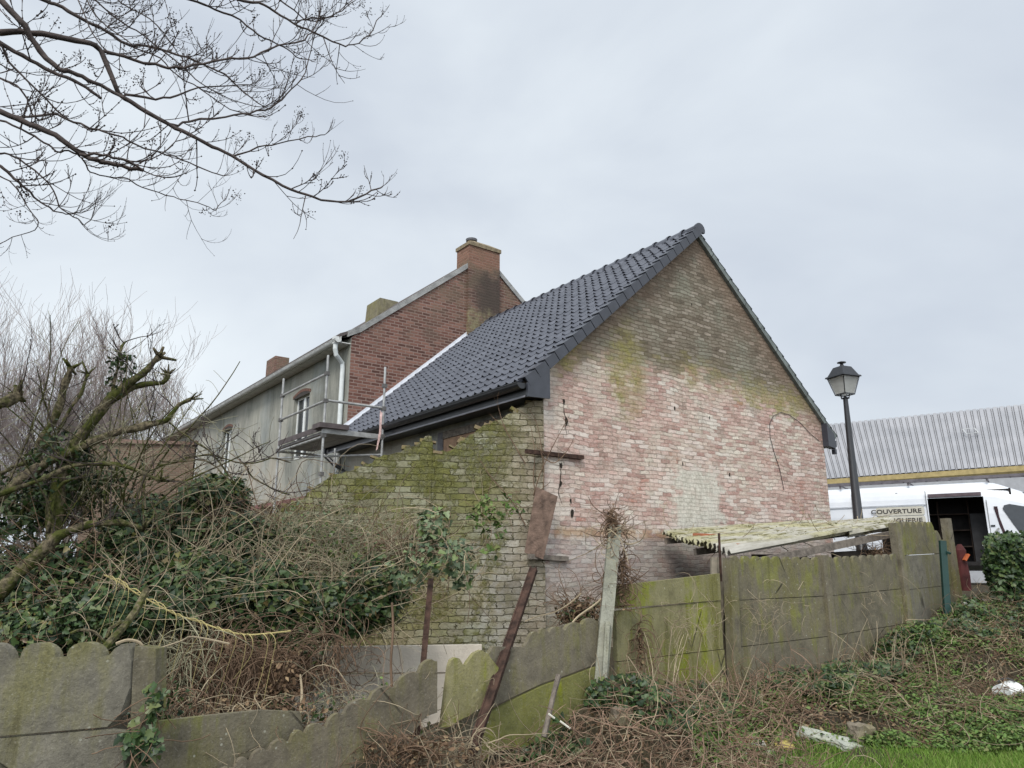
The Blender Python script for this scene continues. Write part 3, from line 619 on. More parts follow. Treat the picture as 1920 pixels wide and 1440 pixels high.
def bay(parent, p0, p1, rows, mats, thick=.045, scal=8, amp=.075):
    d = (Vector((p1[0], p1[1], 0))-Vector((p0[0], p0[1], 0))).normalized(); nrm = Vector((-d.y, d.x, 0))
    for i, (a0, a1, b0, b1, sc_) in enumerate(rows):     # bottom z at p0,p1 ; top z at p0,p1 ; scallops
        off = nrm*random.uniform(-.006, .006)
        pts = [q+off for q in panel_poly(p0, p1, a0+.004, a1+.004, b0-.004, b1-.004, sc_, amp)]
        MB().prism(pts, nrm*thick).build('panel', mats[i % len(mats)], parent)
fr = thing('concrete_fence', 'standing concrete panel fence of three tall bays beside the corrugated shed', 'fence', (3.7, 9.1, .4))
PA, PB, PC, PD = (2.34, 8.4), (3.72, 9.15), (5.22, 10.3), (6.66, 11.6)
bay(fr, (2.40, 8.44), (3.68, 9.12), [(-.2, -.1, .30, .36, 0), (.30, .36, .745, .80, 0), (.745, .80, 1.23, 1.25, 0), (1.23, 1.25, 1.71, 1.70, 9)], [CONCLIME, CONC, CONC, CONC])
bay(fr, (3.76, 9.18), (5.18, 10.27), [(0, .3, .36, .5, 0), (.34, .5, .80, .86, 0), (.80, .86, 1.25, 1.30, 0), (1.25, 1.30, 1.70, 1.76, 9)], [CONC, CONC, CONC, CONC])
bay(fr, (5.26, 10.35), (6.6, 11.55), [(.3, .6, .84, .86, 0), (.84, .86, 1.28, 1.32, 0), (1.28, 1.32, 1.73, 1.78, 0), (1.73, 1.78, 2.19, 2.25, 8.5)], [CONCL, CONCL, CONCL, CONC])
for p, z0, z1, lean in ((PA, 0, 1.68, (.05, 0)), (PB, .1, 1.72, (-.02, 0)), (PC, .3, 2.16, (-.03, 0)), (PD, .6, 2.3, (-.02, 0))):
    mb = MB(); fence_post(mb, p, z0, z1, Vector((.85, .5, 0)), lean, .11); mb.build('post', CONCD if p is not PA else CONC, fr)
fl = thing('concrete_fence', 'green mossy fence bay with its top panel missing, right of the white post', 'fence', (1.5, 7.5, .3))
bay(fl, (.95, 7.1), (2.24, 8.33), [(.0, .1, .76, .74, 0), (.76, .74, 1.2, 1.235, 0), (1.215, 1.235, 1.42, 1.52, 0)], [CONCG, CONCG, CONCG])
# collapsed stretch
A_, B_ = (-2.05, 4.8), (.86, 7.02)
def fallen(polys, name, label, mat, off=0, th=.045, tilt=0):
    n = Vector((B_[1]-A_[1], -(B_[0]-A_[0]), 0)).normalized(); A2 = (A_[0]+n.x*off, A_[1]+n.y*off); B2 = (B_[0]+n.x*off, B_[1]+n.y*off)
    mb = MB(); pp = [pl_pt(x, y, A2, B2) for x, y in polys]
    pp = [p+n*((p.z-.4)*tilt) for p in pp]
    mb.prism(pp, -n*th); o = mb.build(name, mat); tag(rebase(o), label, 'fence panel', 'collapsed fence panels'); return o
def scal(pts, r=7):   # humps along a sloping top edge, photo outline turned into real outline
    res = []
    for (a, b) in zip(pts, pts[1:]):
        for k in range(7):
            t = k/7; h = r*sqrt(max(0, 1-(2*min(1, t*1.15)-1)**2)) if t*1.15 < 1 else 0
            res.append((a[0]+(b[0]-a[0])*t, a[1]+(b[1]-a[1])*t-h))
    res.append(pts[-1]); return res
fallen([(1122, 1243), (1058, 1267), (1019, 1280), (967, 1304), (903, 1335), (903, 1250), (925, 1212), (983, 1214)]+scal([(992, 1200), (1012, 1188), (1030, 1186), (1060, 1182), (1092, 1171), (1122, 1165)], 9), 'fence_panel', 'dark scalloped panel leaning down left from the white post', CONCD, .0)
fallen([(1119, 1250), (1114, 1358), (1020, 1385), (985, 1400), (925, 1410), (905, 1430), (908, 1342), (967, 1311), (1019, 1286), (1058, 1273)], 'fence_panel', 'bright green algae covered panel under the dark leaning one', CONCLIME, .02)
fallen([(829, 1364), (838, 1290), (843, 1250), (847, 1238), (855, 1233), (862, 1235), (868, 1246), (874, 1247), (880, 1238), (890, 1225), (903, 1219), (915, 1226), (925, 1240), (935, 1252), (928, 1290), (912, 1325), (895, 1331), (880, 1342), (860, 1351), (845, 1362)], 'fence_panel', 'broken tooth shaped panel piece left of the rusty beam', CONCG, .10)
fallen([(820, 1336), (800, 1343), (775, 1372), (754, 1389), (723, 1410), (700, 1420), (671, 1433), (640, 1448), (600, 1480), (430, 1560), (300, 1640)]+scal([(395, 1470), (440, 1440), (470, 1428), (505, 1408), (545, 1392), (573, 1375), (612, 1365), (645, 1340), (694, 1312), (742, 1290), (786, 1262), (820, 1240)], 13), 'fence_panel', 'long scalloped panel tilted down to the left in the foreground', CONCM, .16)
fallen([(262, 1357), (330, 1349), (400, 1341), (490, 1332), (563, 1335), (572, 1380), (600, 1600), (262, 1600)], 'fence_panel', 'plain straight topped grey slab behind the long scalloped panel', CONC, .02)
fallen([(905, 1345), (800, 1375), (700, 1435), (690, 1500), (905, 1460)], 'fence_panel', 'low dark panel lying behind the foot of the rusty beam', CONCD, .0)
# left standing fence
fE = thing('concrete_fence', 'grey scalloped fence bay standing at the lower left edge', 'fence', (-3.1, 4.3, -.5))
RA, LA = Vector((-2.12, 4.66, 0)), Vector((-2.12-.903*2.1, 4.66-.43*2.1, 0))
def Ept(x, y): return pl_pt(x, y, (LA.x, LA.y), (RA.x, RA.y))
def arcs(c):
    res = []
    for (cx_, vy, ty, hw) in c:
        for k in range(11):
            a = pi-pi*k/10; res.append((cx_+hw*cos(a), vy-(vy-ty)*sin(a)))
    return res
tp = arcs([(-98, 1236, 1207, 33), (-12, 1236, 1206, 31), (71, 1233, 1205, 33), (158, 1231, 1204, 33)])+[(197, 1230), (205, 1228), (215, 1216), (228, 1208), (240, 1206), (246, 1240), (243, 1290), (225, 1340), (200, 1363)]
MB().prism([Ept(x, y) for x, y in [(-140, 1392)]+tp], (.02, .045, 0)).build('panel', CONCL, fE)
MB().prism([Ept(x, y) for x, y in [(-140, 1397), (0, 1385), (198, 1368), (230, 1372), (238, 1700), (-140, 1700)]], (.02, .045, 0)).build('panel', CONCL, fE)
MB().prism([Ept(x, y) for x, y in [(253, 1212), (292, 1216), (290, 1330), (262, 1362), (255, 1600), (246, 1600), (246, 1330), (249, 1250)]], (.03, .08, 0)).build('post', CONC, fE)
# white leaning concrete post
wp = thing('concrete_post', 'whitish leaning concrete post wrapped in dead vines', 'post', (.8, 6.95, .3))
mb = MB(); mb.beam(at(1122, 1315, 6.9), at(1153, 985, 7.02), .115, .11, w2=.95); mb.beam(at(1133, 1270, 6.83), at(1139, 1165, 6.86), .04, .05)
mb.build('shaft', mat_conc('whitened_concrete', (.33, .33, .27), .45, 0, .8), wp)

# rusty beam and thin rusty post
mb = MB(); a, b = at(1001, 1066, 7.0), at(878, 1430, 5.6)
mb.beam(a, b, .06, .02); mb.beam(a+Vector((-.024, .03, 0)), b+Vector((-.024, .03, 0)), .012, .06); mb.beam(a+Vector((.024, .03, 0)), b+Vector((.024, .03, 0)), .012, .06)
o = rebase(mb.build('rusty_beam', RUST)); tag(o, 'long rusty steel beam leaning diagonally against the fallen fence panels', 'beam')
mb = MB(); mb.beam(at(808, 1085, 6.3), at(778, 1415, 6.0), .045, .012); mb.beam(at(808, 1085, 6.32), at(778, 1415, 6.02), .012, .045)
o = rebase(mb.build('rusty_post', RUST)); tag(o, 'thin rusty upright angle post topped with ivy', 'post')
mb = MB(); mb.tube([at(1048, 1265, 6.2), at(1036, 1310, 6.15), at(1020, 1382, 6.05)], [.022, .02, .022], 6); o = rebase(mb.build('wooden_stake', TIMBER)); tag(o, 'short grey broken stake in front of the algae panel', 'stake')
mb = MB(); a, b = at(1779, 1012, 10.6), at(1794, 1135, 10.6)
a, b = at(1767, 1014, 10.7), at(1777, 1160, 10.6); mb.beam(a, b, .085, .05); mb.beam(at(1775, 1035, 10.66), at(1782, 1038, 10.62), .03, .03)
o = rebase(mb.build('green_post', simple('green_plastic_coat', (.006, .035, .028), .5, .2, spec=.5))); tag(o, 'dark green metal post in front of the end fence bay', 'post')

# ------------------------------------------------------------------ shed
sh = thing('lean_to_shed', 'low lean-to with yellowed corrugated roof behind the concrete fence', 'shed', (4, 11, .8))
cA = at(1370, 1049, 8.85); cB = at(1243, 1006, 12.3); cC = at(1683, 988, 10.9); cE = at(1650, 976, 14.3)
def mat_corr():
    m = M('lichened_corrugated_sheet', .85, .25); X, Y, Z = m.xyz(); al_ = m.add(m.mul(X, .82), m.mul(Y, .57)); ac_ = m.sub(m.mul(Y, .82), m.mul(X, .57)); vv = m.comb(m.mul(al_, .35), m.mul(ac_, 2.6)); n1 = m.noise(1.1, 5, .6); n2 = m.noise(3, 6, .7, vec=vv)
    c = m.ramp(n2, (.3, (.22, .205, .165)), (.7, (.52, .50, .45)))
    f = m.map(m.add(n1, m.mul(n2, .3)), .55, .72); fy = m.map(Y, -1.7, -1.1); c = m.mix(m.mul(m.add(m.mul(f, .6), .1), fy), c, m.ramp(n2, (.3, (.17, .155, .06)), (.7, (.43, .40, .19))))
    c = m.mix(m.mul(m.map(m.noise(4, 7, .75), .50, .60), m.mul(fy, .85)), c, (.10, .09, .03)); m.col(c); m.bump(n2, .01); return m.m
nw = 18; seg = 10; mb = MB()
def sp_(t, s, h):       # t along A->C (with the corrugations), s across A->B
    p = cA.lerp(cC, t).lerp(cB.lerp(cE, t), s); return (p.x, p.y, p.z+h)
NS = nw*seg; NT = 3
for k in range(NT):
    i = len(mb.v); t0 = k/NT-.0; t1 = (k+1)/NT+.02; l0 = .02+.014*(NT-k); l1 = l0
    for t, l in ((t0, l0), (t1, l1)):
        for j in range(NS+1):
            jj = j/NS; edge = (random.uniform(-.02, .02) if k == 0 else 0)
            mb.v.append(sp_(t+(0 if t else edge*.3), jj, .045*sin(2*pi*j/seg)+l+.02*sin(jj*7+k*2)))
    for j in range(NS): mb.f.append((i+j, i+j+1, i+NS+1+j+1, i+NS+1+j))
o = mb.build('corrugated_roof', mat_corr(), sh); md = o.modifiers.new('t', 'SOLIDIFY'); md.thickness = .008
mb = MB()
mb.beam(cA+Vector((.05, .0, -.08)), cC+Vector((0, 0, -.08)), .06, .09); mb.beam(cB+Vector((0, -.2, -.08)), cE+Vector((0, -.2, -.08)), .06, .09)
mb.beam(cA.lerp(cB, .5)+Vector((.05, 0, -.08)), cC.lerp(cE, .5)+Vector((0, 0, -.08)), .06, .09); mb.build('rafter', TIMBER, sh)
mb = MB()
for px, D in ((1338, 8.6), (1350, 8.75)): mb.beam(at(px, 1045, D), at(px, 1200, D), .06, .06)
mb.build('timber_post', simple('pale_timber', (.25, .22, .17), .9, .3, 12), sh)
mb = MB(); mb.beam(at(1348, 1000, 8.55), at(1352, 1090, 8.5), .022, .022); mb.build('iron_rod', RUST, sh)
mb = MB(); q0, q1 = sp_(1, 0, -.05), sp_(1, 1, -.05); mb.prism([q0, q1, (q1[0], q1[1], .6), (q0[0], q0[1], .6)], (.08, 0, 0)); q2 = sp_(.62, .03, -.1)
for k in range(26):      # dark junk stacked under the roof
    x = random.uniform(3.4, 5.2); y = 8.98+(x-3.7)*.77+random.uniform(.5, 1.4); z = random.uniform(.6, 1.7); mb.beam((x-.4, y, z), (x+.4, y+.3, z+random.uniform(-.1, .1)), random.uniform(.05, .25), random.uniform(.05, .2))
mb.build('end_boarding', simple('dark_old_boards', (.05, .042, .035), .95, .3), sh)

# ------------------------------------------------------------------ street lamp
lb = at(1613, 1000, 15); lx, ly = 6.86, 15.0; zb = g(lx, ly)-.05
lamp = thing('street_lamp', 'black lantern street lamp on a tapering pole beside the gable', 'street lamp', (lx, ly, zb), radians(22))
mb = MB(); mb.lathe((0, 0, 0), [(.13, 0), (.13, .5), (.115, .52), (.048, 5.02-zb-.12), (.05, 5.02-zb-.06), (.02, 5.02-zb-.05)], 10); mb.build('pole', BLACK, lamp, local=True, smooth=True)
zl = 5.02-zb
mb = MB()
for sx in (-1, 1):
    mb.tube([(sx*.005, 0, zl-.1), (sx*.10, 0, zl-.07), (sx*.12, 0, zl+.02)], .011, 5)
    mb.tube([(0, sx*.005, zl-.1), (0, sx*.10, zl-.07), (0, sx*.12, zl+.02)], .011, 5)
def frame4(z0, r0, z1, r1, t):
    for i, j in ((-1, -1), (1, -1), (1, 1), (-1, 1)): mb.beam((i*r0, j*r0, z0), (i*r1, j*r1, z1), t, t)
    for z, r in ((z0, r0), (z1, r1)):
        for (a, b) in (((-1, -1), (1, -1)), ((1, -1), (1, 1)), ((1, 1), (-1, 1)), ((-1, 1), (-1, -1))): mb.beam((a[0]*r, a[1]*r, z), (b[0]*r, b[1]*r, z), t*1.2, t*1.2)
frame4(zl, .13, zl+.36, .215, .018); fr_ = mb.build('lantern_frame', BLACK, lamp, local=True)
mb = MB()
def ring(r, z): return [(-r, -r, z), (r, -r, z), (r, r, z), (-r, r, z)]
mb.hexa(ring(.25, zl+.36), ring(.24, zl+.39)); mb.hexa(ring(.215, zl+.392), ring(.125, zl+.58)); mb.hexa(ring(.125, zl+.582), ring(.05, zl+.60)); mb.lathe((0, 0, zl+.60), [(.045, 0), (.03, .06), (.09, .075), (.09, .09), (.02, .11), (0, .12)], 10); mb.build('lantern_cap', BLACK, lamp, local=True)
gm = M('frosted_lantern_glass', .45, .4); gm.col((.62, .62, .58)); gm.b.inputs['Transmission Weight'].default_value = .55
mb = MB(); r0, r1 = .124, .205
for k in range(4):
    a, b = ring(r0, zl+.015)[k], ring(r0, zl+.015)[(k+1) % 4]; c_, d = ring(r1, zl+.35)[(k+1) % 4], ring(r1, zl+.35)[k]; mb.quad(a, b, c_, d)
mb.build('lantern_pane', gm.m, lamp, local=True)

# ------------------------------------------------------------------ van
VA = radians(-56); vd = Vector((-sin(VA), -cos(VA), 0)); V0 = Vector((13.0, 21.0, 1.1))
van = thing('white_van', 'white high roof van with open sliding door behind the fence', 'van', V0, atan2(vd.y, vd.x))
# local frame: x forward (to the right of the photo), +y points away?  near side is y = side
near = -1 if Vector((-sin(van.rotation_euler.z), cos(van.rotation_euler.z), 0)).dot(Vector((-V0.x, -V0.y, 0))) < 0 else 1
VW = 2.0
def vsec(x):            # roof height, nose handling
    if x < .25: return 2.72
    if x < 2.45: t = (x-.25)/2.2; return 2.72-1.2*t**1.35
    return max(.95, 1.52-.42*(x-2.45))
xs = [-4.2, -3.0, -2.0, -1.18, -1.16, -.5, .10, .16, .18, .42, .44, .52, 1.05, 1.5, 1.7, 2.0, 2.3, 2.6, 2.9, 3.2, 3.5, 3.8]
def section(x):
    h = vsec(x); bs = .35; pts = []
    prof_ = [(0, bs), (.02, .55), (.03, 1.2), (.03, 1.35), (.045, 1.85), (.055, 1.93), (.10, 2.3), (.13, 2.42), (.17, 2.55), (.24, 2.64), (.36, 2.70), (.6, 2.72), (1.0, 2.72)]
    for (inx, z) in prof_:
        z2 = z if z < 1.2 else 1.2+(z-1.2)*(h-1.2)/(2.72-1.2) if h > 1.2 else min(z, h)
        pts.append((inx, z2))
    return pts
VWH = M('white_van_paint', .3, .5); VWH.col(VWH.ramp(VWH.noise(1.5, 5), (.3, (.60, .63, .68)), (.7, (.72, .74, .77)))); VWH = VWH.m
body = MB(); glassb = MB()
secs = [section(x) for x in xs]; n = len(secs[0])
for sgn in (1, -1):
    for i in range(len(xs)-1):
        for j in range(n-1):
            x0, x1 = xs[i], xs[i+1]; xm = (x0+x1)/2; zm = (secs[i][j][1]+secs[i][j+1][1])/2
            isdoor = sgn == 1 and -1.16 < xm < .16 and zm < 2.35
            if isdoor: continue
            P_ = [(x0, secs[i][j]), (x1, secs[i+1][j]), (x1, secs[i+1][j+1]), (x0, secs[i][j+1])]
            q = [(x, near*sgn*(VW/2-p_[0]), p_[1]) for x, p_ in P_]
            win = False
            wind = xm > 1.1 and xm < 2.45 and j > 8
            (glassb if (win or wind) else body).quad(*q)
body.quad(*[(xs[0], VW/2-a, z) for a, z in secs[0]]+[(xs[0], -VW/2+a, z) for a, z in reversed(secs[0])])
body.quad(*[(xs[-1], VW/2-a, z) for a, z in secs[-1]]+[(xs[-1], -VW/2+a, z) for a, z in reversed(secs[-1])])
ob = body.build('body', VWH, van, local=True, smooth=False); glassb.build('windscreen', GLASS, van, local=True)
vy = lambda d: near*(VW/2+d)
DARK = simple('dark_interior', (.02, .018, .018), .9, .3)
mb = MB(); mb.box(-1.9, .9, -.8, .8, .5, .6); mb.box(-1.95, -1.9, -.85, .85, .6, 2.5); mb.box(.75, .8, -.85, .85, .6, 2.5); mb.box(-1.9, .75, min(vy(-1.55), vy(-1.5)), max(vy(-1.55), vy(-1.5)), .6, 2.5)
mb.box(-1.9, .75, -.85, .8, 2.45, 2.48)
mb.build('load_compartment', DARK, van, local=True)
mb = MB(); SHM = simple('plywood_shelf', (.05, .034, .026), .8, .4)
for z in (1.0, 1.45, 1.9): mb.box(-1.8, -.3, min(vy(-1.48), vy(-1.1)), max(vy(-1.48), vy(-1.1)), z, z+.03)
for x in (-1.8, -1.05, -.3): mb.box(x, x+.03, min(vy(-1.48), vy(-1.12)), max(vy(-1.48), vy(-1.12)), .6, 2.3)
mb.build('shelving', SHM, van, local=True)
MB().box(-.25, .7, min(vy(-1.45), vy(-.9)), max(vy(-1.45), vy(-.9)), .6, 1.9).build('tool_cabinet', simple('grey_cabinet', (.03, .03, .032), .6, .3), van, local=True)
mb = MB(); y_ = vy(-.06)
mb.box(-1.14, .12, min(y_, vy(-.16)), max(y_, vy(-.16)), 2.33, 2.42); mb.build('door_rail', simple('purple_grey_rail', (.10, .075, .085), .6), van, local=True)
yw = near*(VW/2-.03)
MB().prism([(x, yw, z) for x, z in ((.56, 1.96), (.60, 2.04), (.72, 2.07), (1.1, 1.98), (1.5, 1.74), (1.8, 1.45), (1.8, 1.32), (.92, 1.28), (.84, 1.34), (.74, 1.55))], (0, near*.008, 0)).build('cab_window', GLASS, van, local=True)
MB().prism([(x, yw, z) for x, z in ((.36, 2.02), (.45, 2.02), (.46, 1.75), (.52, 1.45), (.60, 1.15), (.53, 1.15), (.44, 1.5), (.395, 1.8))], (0, near*.006, 0)).build('door_gap', simple('door_gap_dark', (.04, .02, .025), .7), van, local=True)
mb = MB()
for z in (2.13, 1.3): mb.box(-4.1, -1.2, min(vy(-.055), vy(-.035)), max(vy(-.055), vy(-.035)), z, z+.02)
mb.build('side_crease', simple('crease', (.35, .37, .40), .5), van, local=True)
SEAM = simple('panel_seam', (.12, .125, .13), .6)
for x in (-3.1, -1.2, .21): MB().box(x, x+.014, min(vy(-.058), vy(-.02)), max(vy(-.058), vy(-.02)), .5, 2.5 if x < 0 else 2.2).build('panel_seam', SEAM, van, local=True)
MB().box(.24, .34, min(vy(-.05), vy(-.01)), max(vy(-.05), vy(-.01)), 1.5, 1.54).build('door_handle', BLACK, van, local=True)
SGN = simple('beige_sign_panel', (.52, .50, .43), .6, .08); TXT = simple('brown_lettering', (.06, .055, .05), .6)
for k, (txt, x0, z0) in enumerate((('COUVERTURE', -2.48, 1.86), ('ZINGUERIE', -2.42, 1.605))):
    mb = MB(); P = []
    for a in np.linspace(0, 2*pi, 24, endpoint=False):
        cxx = (x0-1.26)/2; hw = (-1.26-x0)/2; r = .06
        xx = cxx+(hw-r)*(1 if cos(a) > 0 else -1)+r*cos(a); zz = z0+.12+(.12-r)*(1 if sin(a) > 0 else -1)+r*sin(a); P.append((xx, vy(-.027), zz))
    mb.prism(P, (0, near*.012, 0)); sg = mb.build('sign', SGN, van, local=True)
    tcv = bpy.data.curves.new('lettering', 'FONT'); tcv.body = txt; tcv.size = .165; tcv.align_x = 'RIGHT'; tcv.align_y = 'CENTER'; tcv.extrude = .003; tcv.offset = .004; tcv.space_character = 1.03
    to = bpy.data.objects.new('sign_text', tcv); sc.collection.objects.link(to); to.parent = sg; to.data.materials.append(TXT)
    to.scale = (1.2, 1, 1)
    to.location = (-1.33, vy(-.010), z0+.115); to.rotation_euler = (pi/2, 0, 0 if near < 0 else pi)
    me_ = bpy.data.meshes.new_from_object(to); tm = bpy.data.objects.new('lettering', me_); sc.collection.objects.link(tm); tm.parent = sg; tm.location = to.location; tm.rotation_euler = to.rotation_euler; tm.scale = to.scale; bpy.data.objects.remove(to)
    if not me_.materials: me_.materials.append(TXT)
mb = MB()        # roof ladder lying on its bars
for y in (-.55, -.2): mb.beam((-3.9, y, 2.86), (1.6, y, 2.86), .03, .07)
for k in range(19): mb.beam((-3.8+k*.29, -.55, 2.86), (-3.8+k*.29, -.2, 2.86), .03, .03)
for x in (-3.4, -1.6, .3, 1.2): mb.beam((x, -.85, 2.79), (x, .85, 2.79), .04, .03)
for x in (-3.4, -1.6, .3, 1.2):
    for y in (-.8, .8): mb.beam((x, y, 2.70), (x, y, 2.79), .05, .05, up=(0, 1, 0))
mb.build('roof_rack', simple('dark_rack', (.12, .11, .12), .6, .3), van, local=True)
for x in (-2.9, 2.75):
    for y in (-1, 1):
        mb = MB(); i0 = 0; n = 20
        for (r, yy) in ((.0, .11), (.22, .11), (.33, .10), (.345, .05), (.345, -.10), (.33, -.11), (0, -.11)):
            for j in range(n): a = 2*pi*j/n; mb.v.append((x+r*cos(a), y*.88+y*yy, .34+r*sin(a)))
        for k in range(6):
            for j in range(n): mb.f.append((k*n+j, k*n+(j+1) % n, (k+1)*n+(j+1) % n, (k+1)*n+j))
        mb.build('wheel', simple('tyre', (.02, .02, .02), .9), van, local=True)
mb = MB(); mb.beam((.0, vy(.06), 1.0), (.42, vy(.05), 1.45), .05, .05); mb.build('grab_rail', GALV, van, local=True)
# red tool bag at the van door
p = at(1808, 1085, 15.5); mb = MB()
rb = thing('red_bag', 'red and orange work bag standing between the fence end and the hedge', 'bag', (p.x, p.y, g(p.x, p.y)))
for (s, z0, z1, w0) in ((0, -.02, 1.15, .13),):
    P = [(w0*cos(a)*(1+.1*sin(3*a)), w0*.7*sin(a)) for a in np.linspace(0, 2*pi, 14, endpoint=False)]
    lv = [(0, .9), (.3, 1), (.6, .8), (.8, .9), (.92, .3)]
    mb.v = []; 
    for z, k in lv: mb.v += [(x*k, y*k, z) for x, y in P]
    for i in range(len(lv)-1):
        for j in range(14): mb.f.append((i*14+j, i*14+(j+1) % 14, (i+1)*14+(j+1) % 14, (i+1)*14+j))
    mb.f.append(tuple(4*14+j for j in range(14)))
mb.build('sack', simple('red_cloth', (.06, .014, .013), .8, .5, 5), rb, local=True)
mb = MB(); mb.beam((-.03, -.14, .60), (.06, -.14, .72), .09, .04); mb.build('flap', simple('orange_cloth', (.40, .10, .035), .8), rb, local=True)

# ------------------------------------------------------------------ warehouse
wh = thing('warehouse', 'long warehouse with ribbed grey metal roof and yellow gutter band', 'warehouse', (14.8, 36, 1), 0)
wA, wB = at(1470, 810, 37.5), at(1968, 760, 32.5); eA, eB = at(1500, 908, 33.2), at(1990, 874, 28.3)
wm = M('ribbed_metal_sheet', .5, .4); wm.col(wm.ramp(wm.noise(.6, 5, .6), (.3, (.25, .255, .27)), (.7, (.35, .35, .365)))); wm = wm.m
dirw = (eB-eA); 
mb = MB(); N = 42
up_ = (wA-eA).normalized(); nrm = dirw.normalized().cross(up_).normalized()
if nrm.y > 0: nrm = -nrm
pat = [(0, 1), (.56, 1), (.60, .6), (.66, .6), (.70, .9), (.84, .9), (.88, .6), (.94, .6), (.98, 1), (1, 1)]
cols = []
for k in range(N):
    for t, h in pat[:-1]: cols.append(((k+t)/N, h))
cols.append((1, 1))
for t, h in cols:
    for (a, b) in ((eA, eB), (wA, wB)):
        p = a.lerp(b, t)+nrm*(h*.20); mb.v.append(tuple(p))
for k in range(len(cols)-1): mb.f.append((2*k, 2*k+2, 2*k+3, 2*k+1))
rf = mb.build('roof', wm, wh)
mb = MB(); mb.beam(wA+nrm*.14, wB+nrm*.14, .55, .55); mb.build('ridge_cap', simple('light_ridge', (.38, .38, .42), .5), rf)
dn = Vector((0, 0, -1))
mb = MB(); h = .2; mb.hexa([eA+nrm*.15+dn*h, eB+nrm*.15+dn*h, eB+nrm*.02+dn*h, eA+nrm*.02+dn*h], [eA+nrm*.15, eB+nrm*.15, eB+nrm*.02, eA+nrm*.02])
gt2 = mb.build('gutter', simple('yellow_band', (.36, .285, .13), .7, .2), wh)
for k in range(10): p = eA.lerp(eB, (k+.5)/10)+nrm*.17; MB().beam(p+Vector((0, 0, .12)), p+Vector((0, 0, -.32)), .06, .05).build('bracket', BLACK, gt2)
mb = MB(); bk = Vector((.4, 2, 0)); mb.hexa([Vector((eA.x, eA.y, .8)), Vector((eB.x, eB.y, .8)), Vector((eB.x, eB.y, .8))+bk, Vector((eA.x, eA.y, .8))+bk], [eA+dn*.21, eB+dn*.21, eB+dn*.21+bk, eA+dn*.21+bk])
mb.build('wall', simple('pale_cladding', (.34, .35, .37), .7, .1), wh)
mb = MB(); mb.hexa([wA+Vector((0, .1, -.1)), wB+Vector((0, .1, -.1)), Vector((wB.x, wB.y+.1, .8)), Vector((wA.x, wA.y+.1, .8))], [wA+Vector((0, .3, -.1)), wB+Vector((0, .3, -.1)), Vector((wB.x, wB.y+.3, .8)), Vector((wA.x, wA.y+.3, .8))]); mb.build('rear_wall', simple('cladding_back', (.3, .3, .33), .7, .1), wh)
c_ = onplane(1821, 816, eA, nrm)+nrm*.21; dx = dirw.normalized(); mb = MB()
for a, b, c2, d2_ in ((-.24, .24, -.24, -.2), (-.24, .24, .2, .24), (-.24, -.2, -.2, .2), (.2, .24, -.2, .2)): mb.prism([c_+dx*x+up_*y for x, y in ((a, c2), (b, c2), (b, d2_), (a, d2_))], nrm*.01)
mb.build('roof_vent', simple('vent_frame', (.40, .41, .41), .7), wh)

# ------------------------------------------------------------------ scaffold
sf = thing('scaffold', 'galvanised tube scaffold platform against the farmhouse front', 'scaffold', C0, AH)
xo = -1.7; a = hloc(607, 806, 'x', xo); b = hloc(523, 832, 'x', xo); yN, yF = a.y, b.y; dz = a.z; xi = hloc(717, 820, 'y', yN).x
TB = .024
def post(x, y, z0, z1):
    MB().tube([(x, y, z0), (x, y, z1)], TB, 8).build('upright', GALV, sf, local=True)
post(xo, yN, g(*(C0+D2*xo+D1*yN).xy)-.05, hloc(612, 668, 'x', xo).z); post(xo, yF, .0, hloc(528, 712, 'x', xo).z); post(xi, yN, .3, hloc(721, 688, 'y', yN).z); post(xi-.1, yF-.35, .0, dz+.0)
mb = MB()
z1 = hloc(609, 752, 'x', xo).z; z2 = hloc(610, 702, 'x', xo).z
mb.tube([(xo, yN, z1), (xo, yF, z1)], TB, 8); mb.tube([(xo, yN, z2), (xo, yF, z2)], TB, 8); mb.tube([(xo, yN, z1+.01), (xi, yN, z1+.01)], TB, 8)
mb.tube([(xo, yF, dz-.12), (xi, yF, dz-.12)], TB, 8); mb.tube([(xo, yF, dz-.25), (xi, yN, dz-.35)], TB*.8, 6); mb.tube([(xo, yN, dz-.12), (xo, yF, dz-.12)], TB, 8)
mb.build('rail', GALV, sf, local=True)
mb = MB(); mb.box(xo-.03, xi+.02, yN-.03, yN+.03, dz-.06, dz+.03); mb.build('ledger', GALV, sf, local=True)
for k in range(3):
    w_ = .25; mb = MB(); mb.box(xo+.03+k*w_, xo+.03+(k+1)*w_-.015, yN+.04, yF+.05, dz-.05, dz-.005); mb.build('deck_plank', simple('grey_steel_deck', (.20, .185, .18), .6, .3), sf, local=True)
mb = MB(); mb.box(xo-.12, xo+.45, yN-.1, yN+.25, dz+.031, dz+.12); mb.box(xo-.02, xo+.0, yN+.05, yF, dz+.0, dz+.1)
mb.build('toe_board', simple('dark_toe_board', (.09, .075, .075), .8, .3), sf, local=True)
mb = MB()
for (x, y, z) in ((xo, yN, z1), (xo, yN, z2), (xo, yN, dz-.1), (xi, yN, z1), (xi, yN, dz), (xi, yN, z1+.45), (xo, yF, z1), (xo, yF, z2), (xo, yF, dz-.1), (xo, yN, dz-.8)):
    mb.box(x-.04, x+.04, y-.04, y+.04, z-.035, z+.035)
mb.build('coupler', simple('dark_coupler', (.12, .115, .11), .6, .3), sf, local=True)
tp_ = MB(); p = Vector((xi-.09, yN-.04, z1-.05)); tp_.prism([p, p+Vector((.05, 0, -.05)), p+Vector((.04, 0, -.45)), p+Vector((-.02, 0, -.75)), p+Vector((-.05, 0, -.78)), p+Vector((.0, 0, -.4))], (0, .006, 0))
tp_.build('warning_tape', simple('red_white_tape', (.72, .50, .46), .5, .3, 12), sf, local=True)
